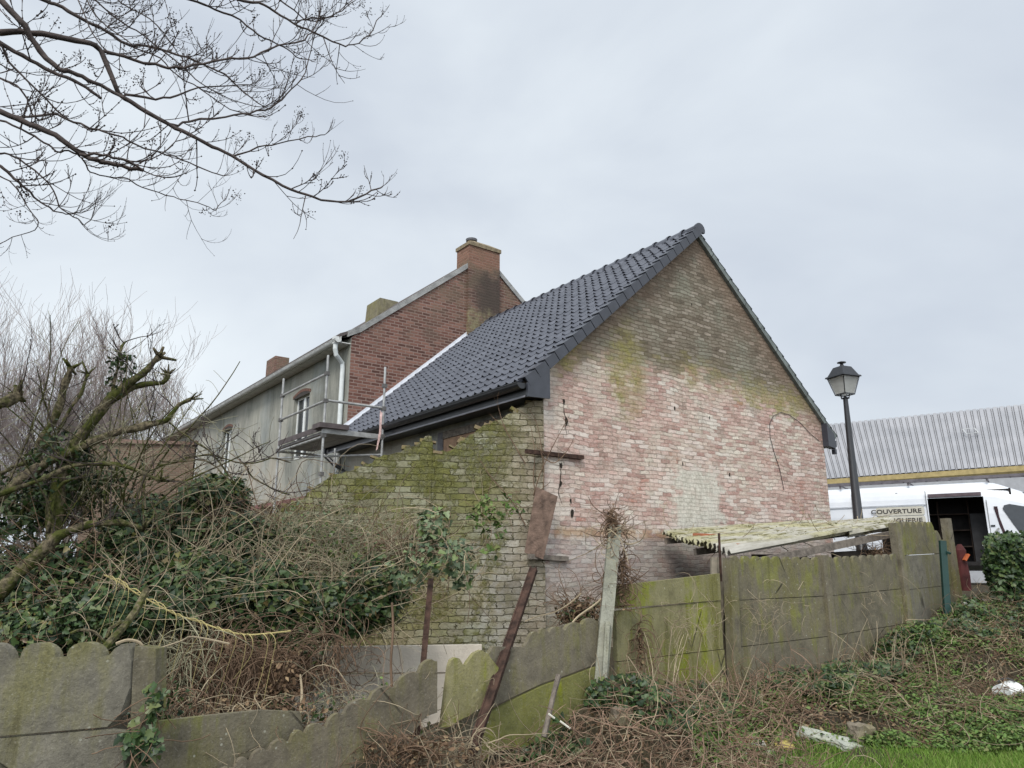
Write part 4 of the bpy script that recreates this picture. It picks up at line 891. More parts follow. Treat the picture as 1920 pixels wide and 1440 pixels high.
# ------------------------------------------------------------------ vegetation helpers
def project(P):
    P = np.asarray(P); y = P[..., 1]; z = P[..., 2]-CZ; f = y*cos(TH)+z*sin(TH); u = z*cos(TH)-y*sin(TH)
    return 960+F*P[..., 0]/f, 720-F*u/f
def leafmat(name, cols, rough=.45, trans=.25):
    m = M(name, rough, .35); st = [(i/(len(cols)-1), c) for i, c in enumerate(cols)]
    m.col(m.ramp(m.island(), *st)); m.b.inputs['Subsurface Weight'].default_value = 0
    return m.m
IVY = leafmat('ivy_leaf', [(.010, .022, .008), (.020, .042, .014), (.033, .066, .018), (.052, .088, .026), (.11, .13, .045)])
IVYD = leafmat('yellowing_ivy_leaf', [(.05, .08, .02), (.09, .12, .03), (.15, .14, .04), (.16, .10, .05)]); IVYP = leafmat('pale_ivy_leaf', [(.04, .07, .03), (.08, .12, .055), (.14, .18, .10), (.12, .17, .04)])
NET = leafmat('weed_leaf', [(.03, .055, .012), (.06, .11, .02), (.09, .16, .03), (.13, .20, .05), (.12, .11, .04)], .6)
DEADL = leafmat('dead_leaf', [(.05, .03, .018), (.11, .065, .035), (.19, .12, .07), (.34, .25, .14)], .8)
GRS = leafmat('grass_blade', [(.06, .13, .012), (.10, .20, .02), (.16, .28, .04), (.27, .30, .10)], .6)
TWIG = simple('pale_dry_twig', (.33, .27, .18), .9, .35, 3); TWIGG = simple('grey_green_stem', (.26, .245, .16), .9, .35, 3); TWIGB = simple('brown_bramble_stem', (.16, .105, .068), .9, .45, 3)
TWIGD = simple('dark_twig', (.055, .042, .038), .9, .3, 6); YEL = simple('yellow_dead_stem', (.38, .32, .14), .8, .25, 4); BARK = simple('grey_brown_bark', (.075, .06, .055), .95, .4, 10, .008)
def mat_mossbark():
    m = M('mossy_bark', .95, .2); n = m.noise(5, 6, .7); n2 = m.noise(30, 4)
    c = m.mix(m.map(n, .42, .58), m.ramp(n2, (.35, (.04, .033, .022)), (.65, (.20, .165, .105))), m.ramp(n2, (.3, (.03, .038, .008)), (.7, (.085, .09, .022)))); m.col(c); m.bump(m.add(n, n2), .015); return m.m
MBARK = mat_mossbark()
TEMPL = {'ivy': (np.array([(0, 0), (.27, -.10), (.52, .16), (.28, .34), (.30, .60), (0, 1), (-.30, .60), (-.28, .34), (-.52, .16), (-.27, -.10)]), [(0, 1, 2, 3, 4, 5), (0, 5, 6, 7, 8, 9)]),
         'leaf': (np.array([(0, 0), (.26, .32), (.2, .66), (0, 1), (-.2, .66), (-.26, .32)]), [(0, 1, 2, 3), (0, 3, 4, 5)]),
         'blade': (np.array([(-.03, 0), (.03, 0), (.024, .5), (0, 1), (-.024, .5)]), [(0, 1, 2, 4), (4, 2, 3)])}
def unit(a): return a/np.maximum(1e-9, np.linalg.norm(a, axis=-1, keepdims=True))
def leafmesh(name, P, N, S, mat, parent=None, shape='ivy', U=None, fold=.18):
    P = np.asarray(P); n = len(P); T, faces = TEMPL[shape]
    N = unit(N); r = rng.normal(size=(n, 3)) if U is None else U
    up = unit(r-N*np.sum(r*N, 1, keepdims=True)); side = np.cross(up, N)
    S = np.asarray(S).reshape(n, 1, 1)
    V = P[:, None]+S*(T[None, :, :1]*side[:, None]+(T[None, :, 1:]-.4)*up[:, None]+(fold*np.abs(T[None, :, :1])-.15*T[None, :, 1:]**2)*N[:, None])
    V = V.reshape(-1, 3); k = len(T)
    if parent is not None: V = V-np.array(parent.location)
    me = bpy.data.meshes.new(name); nf = len(faces); lens = [len(f) for f in faces]; tot = sum(lens)
    me.vertices.add(len(V)); me.vertices.foreach_set('co', V.ravel())
    li = (np.concatenate([np.array(f) for f in faces])[None]+(np.arange(n)*k)[:, None]).ravel()
    me.loops.add(len(li)); me.loops.foreach_set('vertex_index', li.astype(np.int32))
    st = (np.cumsum([0]+lens[:-1])[None]+(np.arange(n)*tot)[:, None]).ravel()
    me.polygons.add(n*nf); me.polygons.foreach_set('loop_start', st.astype(np.int32)); me.polygons.foreach_set('loop_total', np.tile(lens, n).astype(np.int32))
    me.update(calc_edges=True); me.materials.append(mat)
    o = bpy.data.objects.new(name, me); sc.collection.objects.link(o)
    if parent is not None: o.parent = parent
    return o
def strands(name, P, R, mat, parent=None, sides=3):
    P = np.asarray(P); n, k, _ = P.shape; R = np.broadcast_to(R, (n, k))
    T = unit(np.gradient(P, axis=1)); ref = unit(rng.normal(size=(n, 1, 3))); A = unit(ref-T*np.sum(T*ref, -1, keepdims=True)); B = np.cross(T, A)
    an = np.arange(sides)*2*pi/sides
    V = P[:, :, None]+R[:, :, None, None]*(np.cos(an)[None, None, :, None]*A[:, :, None]+np.sin(an)[None, None, :, None]*B[:, :, None])
    V = V.reshape(-1, 3)
    if parent is not None: V = V-np.array(parent.location)
    a = np.arange(n)[:, None, None]*k*sides+np.arange(k-1)[None, :, None]*sides; j = np.arange(sides)[None, None]; j2 = (j+1) % sides
    q = np.stack(np.broadcast_arrays(a+j, a+j2, a+sides+j2, a+sides+j), -1).reshape(-1, 4)
    me = bpy.data.meshes.new(name); me.vertices.add(len(V)); me.vertices.foreach_set('co', V.ravel()); me.loops.add(q.size); me.loops.foreach_set('vertex_index', q.ravel().astype(np.int32))
    me.polygons.add(len(q)); me.polygons.foreach_set('loop_start', (np.arange(len(q))*4).astype(np.int32)); me.polygons.foreach_set('loop_total', np.full(len(q), 4, np.int32))
    me.update(calc_edges=True); me.materials.append(mat); me.polygons.foreach_set('use_smooth', [True]*len(q))
    o = bpy.data.objects.new(name, me); sc.collection.objects.link(o)
    if parent is not None: o.parent = parent
    return o
def walk(P0, dir0, L, k=9, curl=.5, grav=0.0, wob=.25):
    n = len(P0); L = np.broadcast_to(L, (n,)); d = unit(dir0); ax = unit(rng.normal(size=(n, 3))); pts = [P0]; c = rng.uniform(-curl, curl, (n, 1))
    for i in range(k-1):
        d = unit(d+np.cross(ax, d)*c+rng.normal(size=(n, 3))*wob*.5+np.array([0, 0, grav])); pts.append(pts[-1]+d*(L[:, None]/(k-1)))
    return np.stack(pts, 1)
def ell(px, py, D, rx, ry, rd, n, shell=.45):
    c = np.array(at(px, py, D)); s = D/F; v = unit(rng.normal(size=(n, 3))); r = rng.uniform(shell, 1, (n, 1))**.6
    return c+v*r*np.array([rx*s, rd, ry*s])*rng.uniform(.75, 1.1, (n, 1)), v
def bush(name, label, cat, ells, mat, size, dens=1, stems=None, group=None, shape='ivy', upb=.5, stemmat=None):
    c = at(*ells[0][:3]); t = thing(name, label, cat, (c.x, c.y, g(c.x, c.y)), 0, group)
    P, V = zip(*[ell(*e) for e in ells]); P = np.concatenate(P); V = np.concatenate(V)
    gz = G(P[:, 0], P[:, 1]); k = P[:, 2] > gz-.02; P, V = P[k], V[k]
    N = V*.7+np.array([0, -.25, upb])+rng.normal(size=V.shape)*.45
    leafmesh('foliage', P, N, rng.uniform(size*.55, size*1.35, len(P)), mat, t, shape)
    if len(P) > 1500:      # a few yellowing leaves among the green
        k = rng.random(len(P)) < .12; leafmesh('yellowing_leaves', P[k]+V[k]*.04, N[k]+rng.normal(size=(k.sum(), 3))*.3, rng.uniform(size*.5, size*1.2, k.sum()), IVYD, t, shape)
    if stems:
        n, L, r = stems; idx = rng.integers(0, len(P), n); S0 = P[idx]; Wk = walk(S0, rng.normal(size=(n, 3))*np.array([1, .5, .7]), rng.uniform(.5, 1.3, n)*L, 9, .5)
        strands('stems', Wk, rng.uniform(.6, 1.3, (n, 1))*r*np.linspace(1, .5, 9), stemmat or TWIG, t)
    return t
def pl3(pts, D, jit=0):          # photo polyline at a depth (or depths)
    if not hasattr(D, '__len__'): D = [D]*len(pts)
    if len(D) == 2 and len(pts) != 2: D = np.linspace(D[0], D[1], len(pts))
    return [at(x, y, d) for (x, y), d in zip(pts, D)]
def smoothline(P, sub=3):
    P = [Vector(p) for p in P]; out_ = []
    for i in range(len(P)-1):
        a = P[max(i-1, 0)]; b = P[i]; c_ = P[i+1]; d = P[min(i+2, len(P)-1)]
        for k in range(sub):
            t = k/sub; out_.append(.5*((2*b)+(c_-a)*t+(2*a-5*b+4*c_-d)*t*t+(3*b-a-3*c_+d)*t*t*t))
    out_.append(P[-1]); return out_

# ------------------------------------------------------------------ overhanging ash tree (trunk left of the frame)
ash = thing('bare_tree', 'bare ash tree reaching its long drooping branches over the upper left', 'tree', (-6.4, 4.2, g(-6.4, 4.2)))
BR = [  # (points, depths, w0, w1) widths in photo px
 ([(-60,60),(0,60),(60,62),(120,70),(170,82),(190,97),(218,166),(233,184),(277,210),(317,233),(356,253),(396,273),(435,293),(475,317),(530,348),(574,364),(617,378),(665,374),(697,358),(718,350)], (4.2,5.2), 13, 2.2),
 ([(185,92),(198,97),(253,113),(290,120),(329,127),(380,119),(435,111),(475,105),(523,85),(570,73),(590,52),(600,20)], (4.5,5), 7, 1.8),
 ([(-50,-60),(0,0),(40,40),(55,65),(75,95),(110,128),(135,135),(165,150),(200,165),(235,186)], (4.1,4.5), 13, 6),
 ([(-50,50),(0,81),(42,104),(83,127),(125,146),(162,165),(190,186)], (4.4,4.6), 10, 5),
 ([(-60,190),(0,210),(52,231),(104,254),(129,271),(167,296),(190,303),(230,312),(268,320)], (4.0,4.3), 12, 7),
 ([(150,290),(190,290),(220,296),(250,305),(262,316)], (4.05,4.2), 5, 4),
 ([(20,219),(35,221),(96,213),(125,223),(167,240),(221,254),(250,269),(312,290),(354,304),(396,323),(420,330)], (4.1,4.8), 5, 1.8),
 ([(-40,290),(0,312),(21,329),(42,348),(54,358),(69,373),(92,390),(117,400),(137,400),(150,396)], (4.3,4.6), 6, 1.5),
 ([(-40,286),(0,287),(25,292),(62,317),(94,346),(108,381),(117,394),(146,410),(158,423),(172,408)], (4.4,4.6), 4, 1.5),
 ([(40,-20),(83,0),(115,12),(156,37),(198,58),(240,83),(271,85),(333,102),(381,121),(422,140),(454,171),(495,200)], (4.6,5.3), 9, 1.8),
 ([(400,-30),(443,0),(485,5),(514,21),(552,45),(589,62),(637,83),(662,84),(693,65),(710,31)], (5,5.6), 6, 1.6),
 ([(330,-10),(372,4),(402,17),(450,38),(485,65),(514,79),(539,92),(562,110),(582,112)], (5,5.6), 5, 1.5),
 ([(317,233),(333,235),(354,227),(422,219),(468,212),(510,202),(537,177),(564,150),(575,129),(587,83)], (4.8,5.2), 5, 1.6),
 ([(435,293),(485,277),(522,269),(577,256),(610,254)], (5,5.2), 3.2, 1.5),
 ([(233,175),(292,185),(333,179),(371,165),(430,161),(476,161)], (4.6,5), 5, 1.5),
 ([(155,298),(158,302),(169,323),(198,331),(240,335),(267,352),(312,365),(333,371),(385,385),(405,393),(417,375)], (4.1,4.7), 3, 1.2),
 ([(-20,70),(6,90),(17,117),(52,152),(94,194),(125,221)], (4.4,4.6), 5, 3),
 ([(-20,140),(0,146),(31,160),(52,185),(58,208),(70,225)], (4.2,4.4), 4, 3),
 ([(140,-20),(146,0),(167,50),(188,83),(200,100)], (4.9,4.6), 2.5, 2),
 ([(150,-20),(163,0),(188,38),(229,69),(250,85)], (4.9,4.8), 3, 2),
 ([(160,-25),(177,0),(229,42),(271,69),(333,117),(367,150),(396,167),(440,190),(490,202)], (5,5.4), 3.5, 1.5),
 ([(200,-20),(229,6),(281,35),(312,69),(333,100),(350,120)], (5.1,5.3), 3, 1.5),
 ([(0,330),(30,350),(60,400),(72,425),(40,440),(0,457)], (4.5,4.6), 2.5, 1.3),
 ([(500,-20),(552,20),(580,40),(620,30),(660,0)], (5.3,5.5), 3, 1.5),
 ([(552,45),(575,35),(610,32),(640,20),(665,0)], (5.3,5.5), 3, 1.6),
 ([(240,83),(300,110),(330,140),(380,170),(430,205),(480,215)], (5,5.4), 3, 1.4),
 ([(-30,110),(0,120),(30,135),(70,140),(110,140)], (4.4,4.6), 2.5, 1.3),
 ([(30,350),(45,375),(58,400),(66,412)], (4.5,4.6), 2, 1.2),
 ([(0,225),(40,243),(75,262),(97,275),(105,284),(130,284),(150,292)], (4.15,4.2), 4, 3),
]
main = MB(); tw = MB(); seeds = MB()
trunk_c = Vector((-6.4, 4.2, 0))
def pxw(wd, D): return max(.0018, wd*1.22/2/F*D)
allb = []
for pts, D, w0, w1 in BR:
    P = smoothline(pl3(pts, D), 3); n = len(P); P = [p+Vector((random.uniform(-1, 1), random.uniform(-2, 2), random.uniform(-1, 1)))*.005 for p in P]
    Ds = np.linspace(D[0], D[1], n); R = [pxw(w0+(w1-w0)*(k/(n-1))**.8, Ds[k])*random.uniform(.92, 1.1) for k in range(n)]
    main.tube(P, R, 6 if w0 > 5 else 5); allb.append((P, R))
    if min(pts[0]) < 0:          # carry on out of the picture to the trunk
        q0 = P[0]; h = min(6.5, max(2.6, q0.z+.4+random.uniform(-.2, .4))); tc_ = Vector((-6.4, 4.2, h-1.2)); mid = q0.lerp(tc_, .5)+Vector((0, 0, .5))
        S_ = smoothline([tc_, mid, q0], 4); main.tube(S_, list(np.linspace(max(R[0]*2.2, .03), R[0], len(S_))), 6)
def twig(p, d, L, r, depth=0, up=.16):
    pts = [p]; k = 6; d = d.normalized(); cv = Vector((random.uniform(-1, 1), random.uniform(-.6, .6), random.uniform(-1, 1)))*.16
    for i in range(k):
        d = (d+cv*.6+Vector((0, 0, up*(.4+i*.25)))+Vector((random.gauss(0, .06), random.gauss(0, .06), random.gauss(0, .06)))).normalized(); pts.append(pts[-1]+d*(L/k))
    tw.tube(pts, [r*(1-.55*i/k) for i in range(k+1)], 4, cap=False)
    for i in range(2, k+1):       # buds
        if random.random() < .35: tw.blob(pts[i], r*1.9)
    if depth < 2:
        for i in range(1, k):
            if random.random() < (.42 if depth == 0 else .22):
                s = Vector((random.uniform(-1, 1), random.uniform(-1, 1), random.uniform(-.3, 1))); twig(pts[i], (pts[i+1]-pts[i]).normalized()+s.normalized()*.8, L*random.uniform(.3, .6), r*.75, depth+1, up)
    if random.random() < .085 and depth:
        for _ in range(random.randint(10, 30)):
            c_ = pts[-1]+Vector((random.gauss(0, .02), random.gauss(0, .02), random.gauss(-.015, .025))); seeds.blob(c_, random.uniform(.003, .007))
for bi, (P, R) in enumerate(allb):
    for i in range(2, len(P)-1):
        seg_ = (P[i+1]-P[i]).length
        if random.random() < min(.95, seg_*9.5*(1 if R[i] < .012 else .6)):
            t = (P[i+1]-P[i]).normalized(); s = Vector((random.uniform(-1, 1), random.uniform(-.8, .8), random.uniform(-.7, 1))).normalized()
            twig(P[i], t*.8+s*.9, random.uniform(.14, .48), min(R[i]*.6, random.uniform(.0034, .0056)), 0)
    e_ = P[-1]; t = (P[-1]-P[-2]).normalized()
    if R[-1] < .006:
        for _ in range(3): twig(e_, t+Vector((random.uniform(-.6, .6), random.uniform(-.6, .6), random.uniform(-.2, .8))), random.uniform(.1, .2), .0022, 1)
tb = MB(); tb.tube([(-6.5, 4.1, g(-6.4, 4.2)-.2), (-6.45, 4.15, 1.5), (-6.4, 4.2, 3.5), (-6.3, 4.3, 5.6), (-6.1, 4.4, 8)], [.32, .26, .22, .16, .06], 10)
tb.build('trunk', BARK, ash); main.build('branches', BARK, ash, smooth=True); tw.build('twigs', TWIGD, ash); seeds.build('seed_clusters', TWIGD, ash)

# ------------------------------------------------------------------ bare trees in the left background
FARTW = simple('hazy_far_twig', (.24, .20, .185), .9, .25, 1)  # lightened twig colour, distance haze mixed into it
def far_tree(x, y, h, label, spread=.35, n0=5, seed=1):
    random.seed(seed); z0 = g(x, y); t = thing('bare_tree', label, 'tree', (x, y, z0), 0, 'bare trees beyond the garden'); st = MB(); fn = MB()
    def br(p, d, L, r, dep):
        k = 5; pts = [p]; dd = d
        for i in range(k):
            dd = (dd+Vector((random.gauss(0, .09), random.gauss(0, .09), .07))).normalized(); pts.append(pts[-1]+dd*(L/k))
        (st if dep < 2 else fn).tube(pts, [r*(1-.4*i/k) for i in range(k+1)], 5 if dep < 2 else 3, cap=False)
        if dep >= 4: return
        for i in range(1, k+1):
            for _ in range(1 if dep < 1 else (2 if dep < 3 else 1)):
                if random.random() < (.85 if dep < 3 else .6):
                    s = Vector((random.gauss(0, 1), random.gauss(0, 1), random.gauss(.2, .4))).normalized()
                    br(pts[i], (dd+s*(.62 if dep else .45)).normalized(), L*random.uniform(.42, .72), max(r*.5*(1-.08*i), .0075), dep+1)
    for q in range(n0):
        a = 2*pi*q/n0+random.uniform(-.4, .4); br(Vector((x+.15*cos(a), y+.15*sin(a), z0-.1)), Vector((cos(a)*spread, sin(a)*spread, 1)).normalized(), h*random.uniform(.42, .58), .09, 0)
    st.build('trunk', simple('far_bark', (.14, .12, .105), .9, .3), t); fn.build('crown', FARTW, t)
far_tree(-23.5, 33, 12.2, 'leftmost pale bare tree rising behind the pollarded trunk', .4, 5, 3)
far_tree(-20.6, 34, 13.0, 'tallest fan shaped bare tree in the left background', .42, 6, 5)
far_tree(-18.6, 35.0, 10.6, 'smaller bare tree nearest the farmhouse end', .40, 5, 8)
far_tree(-27.5, 36.0, 12.0, 'bare tree cut by the left edge of the view', .4, 3, 12)
random.seed(21)
# distant conifer hedge closing the horizon on the left
hb_, hv = [], []
for k in range(26):
    c = np.array([-46+k*1.9+random.uniform(-.5, .5), 62+random.uniform(-1, 1), .8+random.uniform(0, 1.6)]); v = unit(rng.normal(size=(420, 3))); hb_.append(c+v*np.array([1.8, 1.5, 2.6])*rng.uniform(.7, 1.05, (420, 1))); hv.append(v)
o = leafmesh('distant_wood', np.concatenate(hb_), np.concatenate(hv)+.3*rng.normal(size=(26*420, 3)), rng.uniform(.25, .6, 26*420), leafmat('far_foliage', [(.03, .04, .025), (.07, .08, .05), (.10, .09, .07)], .9), None, 'leaf'); o['kind'] = 'stuff'

# ------------------------------------------------------------------ pollarded mossy tree
D_ = 6.6
pol = thing('pollarded_tree', 'mossy pollarded tree with thick cut limbs at the left edge', 'tree', (-4.3, 6.5, g(-4.3, 6.5)))
LIMBS = [
 ([(-30,1135),(0,1110),(45,1061),(90,1024),(112,1003),(169,984),(225,979),(270,992)], (6.1,6.5), 30, 9),
 ([(45,1330),(70,1180),(88,1080),(101,978),(108,913),(126,859),(162,805),(202,754),(235,725),(267,700),(298,671)], (6.6,6.7), 40, 13),
 ([(202,754),(235,735),(267,722),(307,717),(318,702)], (6.7,6.75), 17, 9),
 ([(-40,960),(0,931),(72,877),(144,841),(231,808),(274,798),(310,787),(336,758),(359,749)], (6.4,6.9), 22, 8),
 ([(60,960),(72,850),(95,800),(108,769),(125,715),(134,690)], (6.9,6.9), 20, 12),
 ([(-50,770),(0,758),(22,747),(34,741)], (6.2,6.3), 26, 20),
 ([(-20,935),(36,913),(90,895),(144,873),(217,870),(267,888),(300,905)], (6.3,6.6), 11, 7),
 ([(300,873),(330,866),(361,855),(397,855),(462,871),(505,859),(545,867)], (6.8,7.3), 5, 2.5),
 ([(462,871),(477,895),(500,910),(520,920),(545,928)], (7,7.3), 3.5, 2),
 ([(316,790),(347,819),(390,845),(426,884),(450,920),(458,938)], (6.8,7.2), 4, 3),
 ([(300,862),(332,866),(385,862),(405,875),(440,910)], (6.7,7), 4, 2.5),
 ([(90,1000),(97,940),(120,905),(160,890)], (6.5,6.6), 9, 4), ([(0,890),(40,868),(70,850),(100,820),(150,740),(165,700)], (7,7.2), 12, 6),
 ([(-30,1010),(20,990),(70,965),(110,930),(140,905)], (6.8,7), 15, 8), ([(210,745),(216,715),(228,650),(236,640)], (6.7,6.8), 6, 4),
]
mb = MB(); fine = MB(); tips = []
for pts, D, w0, w1 in LIMBS:
    P = smoothline(pl3(pts, D), 3); n = len(P); Ds = np.linspace(D[0], D[1], n)
    R = [pxw(w0+(w1-w0)*(k/(n-1)), Ds[k])*.74*random.uniform(.82, 1.2) for k in range(n)]
    if w0 > 8: R[-1] *= 1.25
    mb.tube(P, R, 8 if w0 > 8 else 5); tips.append((P, R))
tw = fine; seeds = MB()
for P, R in tips:
    for i in range(3, len(P)):
        if random.random() < .5:
            s = Vector((random.uniform(-1, 1), random.uniform(-1, 1), random.uniform(-.2, 1.2))).normalized(); twig(P[i], s, random.uniform(.15, .6), random.uniform(.003, .006), 0, .1)
    if R[-1] > .015:
        for _ in range(6): s = Vector((random.uniform(-.6, 1), random.uniform(-1, 1), random.uniform(-.1, 1))).normalized(); mb.tube([P[-1]+s*.01, P[-1]+s*random.uniform(.07, .16)], [R[-1]*.5, R[-1]*.25], 5)
mb.v = [tuple(Vector(v)+mnoise.noise_vector(Vector(v)*16)*.014+mnoise.noise_vector(Vector(v)*5)*.02) for v in mb.v]; mb.build('limbs', MBARK, pol, smooth=True); fine.build('twigs', TWIGD, pol)
SH = []
for k in range(95):
    bx, by = random.choice(((100, 990), (60, 1000), (150, 960), (20, 960), (200, 960), (250, 960)))
    P0 = at(bx+random.gauss(0, 35), by+random.gauss(0, 30), 7+random.uniform(-.5, .8)); SH.append(tuple(P0))
SH = np.array(SH); W_ = walk(SH, rng.normal(size=SH.shape)*np.array([.5, .5, .2])+np.array([.25, 0, 1]), rng.uniform(.5, 1.7, len(SH)), 12, .12, -.02, .09)
strands('shoots', W_, rng.uniform(.004, .011, (len(SH), 1))*np.linspace(1, .4, 12), MBARK, pol, 4)['kind'] = 'stuff'
S2 = W_[:, 5:12:1].reshape(-1, 3); S2 = S2[rng.random(len(S2)) < .7]; strands('fine_shoots', walk(S2, rng.normal(size=S2.shape)*np.array([1, .6, .6])+np.array([.1, 0, .5]), rng.uniform(.15, .5, len(S2)), 8, .2, 0, .12), .0024, TWIGG, pol, 3)['kind'] = 'stuff'
E_ = [ell(225, 700, 6.7, 30, 55, .1, 130), ell(110, 880, 6.7, 60, 90, .3, 500), ell(30, 960, 6.7, 60, 60, .4, 500)]
E_ += [ell(90, 940, 7.2, 120, 60, .4, 1100, 0.), ell(180, 900, 7.0, 100, 70, .4, 260, 0.)]
P = np.concatenate([a for a, b in E_]); leafmesh('climbing_ivy', P, rng.normal(size=P.shape)+np.array([0, -.3, .5]), rng.uniform(.025, .06, len(P)), IVY, pol)
# leaning mossy stick over the left fence
mb = MB(); mb.tube(smoothline(pl3([(275,1105),(255,1145),(228,1180),(205,1205),(188,1226)], (5.2,4.7)), 3), .024, 7); mb.tube(pl3([(228,1165),(205,1180),(200,1195)], 4.9), .012, 5)
mb.tube(smoothline(pl3([(132,1188),(150,1181),(175,1184),(188,1195),(196,1206)], (4.7,4.8)), 3), [.008]*13, 5)
o = rebase(mb.build('mossy_branch', MBARK)); tag(o, 'broken mossy branch propped on the grey scalloped fence', 'branch')
mb = MB(); mb.tube(smoothline(pl3([(218,1207),(240,1200),(262,1205),(272,1220),(285,1232)], 4.7), 3), .009, 5); mb.tube(smoothline(pl3([(278,1222),(310,1212),(340,1202),(362,1194),(430,1207)], (4.7,5.2)), 3), .006, 5)
mb.tube(smoothline(pl3([(250,1345),(270,1330),(282,1318),(286,1310)], 4.7), 2), .008, 5)
o = rebase(mb.build('dead_branch', TWIG)); tag(o, 'pale forked dead branch by the end post of the grey scalloped fence', 'branch')

# ------------------------------------------------------------------ ivy and bramble masses
bush('ivy_bush', 'dark ivy mass behind the grey scalloped fence at the left edge', 'bush', [(30,1130,6.9,110,95,.7,5200), (150,1120,6.8,110,100,.7,5200), (250,1040,7.3,75,85,.6,3000), (110,1180,6.2,170,45,.4,3600)], IVY, .052, stems=(420, 1.0, .0042), stemmat=TWIGB)
bush('ivy_bush', 'low ragged ivy with pale crossing stems between the yellow arching stem and the left fence', 'bush', [(200,1150,6.0,110,50,.3,1000), (330,1120,6.4,90,60,.3,500)], IVY, .05, stems=(110, .7, .0036))
bush('ivy_bush', 'rounded green ivy hump in front of the farmhouse front', 'bush', [(405,935,8.2,60,45,.5,3200), (300,985,7.9,110,55,.5,2600), (350,1025,7.9,100,65,.6,3600), (450,1020,7.9,70,55,.5,2400)], IVY, .06, stems=(300, .5, .005), upb=.7)
bush('ivy_bush', 'broad dark ivy patch under the bramble tangle, left of the rusty post', 'bush', [(470,1120,7.2,130,70,.5,3800), (610,1140,7.3,110,55,.45,3200), (700,1110,7.5,70,70,.4,1700), (350,1110,7.0,110,80,.5,3400)], IVY, .06, stems=(520, 1.0, .005))
iv = bush('ivy', 'grey green ivy tuft on the top of the thin rusty post', 'ivy', [(812,985,6.4,34,42,.14,120), (812,1045,6.4,62,44,.18,190), (865,1060,6.7,26,52,.12,80), (760,1075,6.5,44,34,.15,90)], IVYP, .052, stems=(60, .5, .004))
bush('ivy', 'small green ivy sprig growing on the mossy wall above the brown board', 'ivy', [(930,950,9.98,52,26,.03,75), (905,975,9.98,40,22,.03,35), (925,1010,9.98,30,40,.03,30)], NET, .07, stems=(24, .5, .004), stemmat=TWIGB)
# bramble tangle
def tangle(name, label, boxes, mat, r=.004, cat='brambles', grav=-.02, group=None, leaves_=None, kdir=(1, .6, .7), wob=.22, curl=.45, pts_k=12):
    c = at(*boxes[0][0]); t = thing(name, label, cat, (c.x, c.y, g(c.x, c.y)), 0, group)
    for i, (cc, rx, ry, rd, n, L) in enumerate(boxes):
        P, V = ell(*cc, rx, ry, rd, n, 0.0); P[:, 2] = np.maximum(P[:, 2], G(P[:, 0], P[:, 1])+.02)
        Wk = walk(P, rng.normal(size=(n, 3))*np.array(kdir), rng.uniform(.4, 1.4, n)*L, pts_k, curl, grav, wob)
        gz = G(Wk[..., 0], Wk[..., 1])+.01; Wk[..., 2] = np.maximum(Wk[..., 2], gz)
        strands('stems', Wk, rng.uniform(.45, 1.5, (n, 1))*r*np.linspace(1, .45, pts_k), mat if not isinstance(mat, list) else mat[i % len(mat)], t)
    if leaves_:
        for (cc, rx, ry, rd, n, s, lm) in leaves_:
            P, V = ell(*cc, rx, ry, rd, n, 0.0); k = P[:, 2] > G(P[:, 0], P[:, 1]); P = P[k]; leafmesh('leaves', P, rng.normal(size=P.shape)+np.array([0, -.2, .3]), rng.uniform(.5, 1.2, len(P))*s, lm, t, 'leaf')
    return t
tangle('bramble_tangle', 'wide tangle of thin pale bramble stems against the mossy wall', [((620,1010,8.0),190,70,.5,210,.9), ((760,1040,7.6),120,60,.4,150,.7), ((520,975,8.2),110,50,.5,110,.8), ((680,1070,7.6),170,50,.4,170,.8), ((420,980,7.8),110,50,.5,100,.8), ((640,1000,7.9),170,60,.4,60,1.1)], [TWIGG, TWIGB, TWIGB, TWIGG, TWIGB, TWIG], .0042,
       leaves_=[((640,1050,7.9),200,70,.4,1500,.045,NET), ((600,1060,7.9),200,70,.4,900,.05,DEADL), ((560,1000,8.0),180,60,.4,700,.05,IVYP)])
tangle('bramble_tangle', 'brown hanging bramble roots and dead leaves over the plain grey slab', [((420,1240,6.2),140,70,.3,260,.6), ((500,1270,6.2),70,60,.25,200,.45), ((340,1230,6.0),80,80,.3,130,.6), ((620,1230,6.6),110,60,.3,130,.6)], [TWIGB, TWIGB, TWIGG, TWIGB], .0045, grav=-.16, kdir=(.5, .3, 1),
       leaves_=[((430,1260,6.6),170,75,.25,4200,.06,DEADL), ((420,1230,6.8),190,80,.3,4200,.07,IVY), ((520,1280,6.1),50,50,.15,420,.05,DEADL)])
# yellow arching dead stem with hanging ribs
arch = [(195,1078),(225,1092),(255,1112),(290,1131),(330,1152),(370,1165),(420,1182),(460,1190),(500,1188),(545,1183)]
A3 = smoothline(pl3(arch, (5.7, 5.9)), 3); mb = MB(); mb.tube(A3, [.0055]*len(A3), 5)
for k in range(17):
    i = int(1+k*(len(A3)-3)/17); p = A3[i]; L = random.uniform(.18, .5); s = .035+.02*random.random()
    q = [p, p+Vector((s*.8, -.01, .003)), p+Vector((s*1.7, -.02, -.03)), p+Vector((s*1.9, -.02, -.09)), p+Vector((s*1.2+random.uniform(-.04, .02), 0, -.09-L*.4)), p+Vector((s*.3+random.uniform(-.08, .02), 0, -.1-L))]
    q = smoothline(q, 3); mb.tube(q, list(np.linspace(.004, .0018, len(q))), 4)
o = rebase(mb.build('arching_stem', YEL)); tag(o, 'yellow arching dead stem with a row of ribs hanging from it', 'stem')
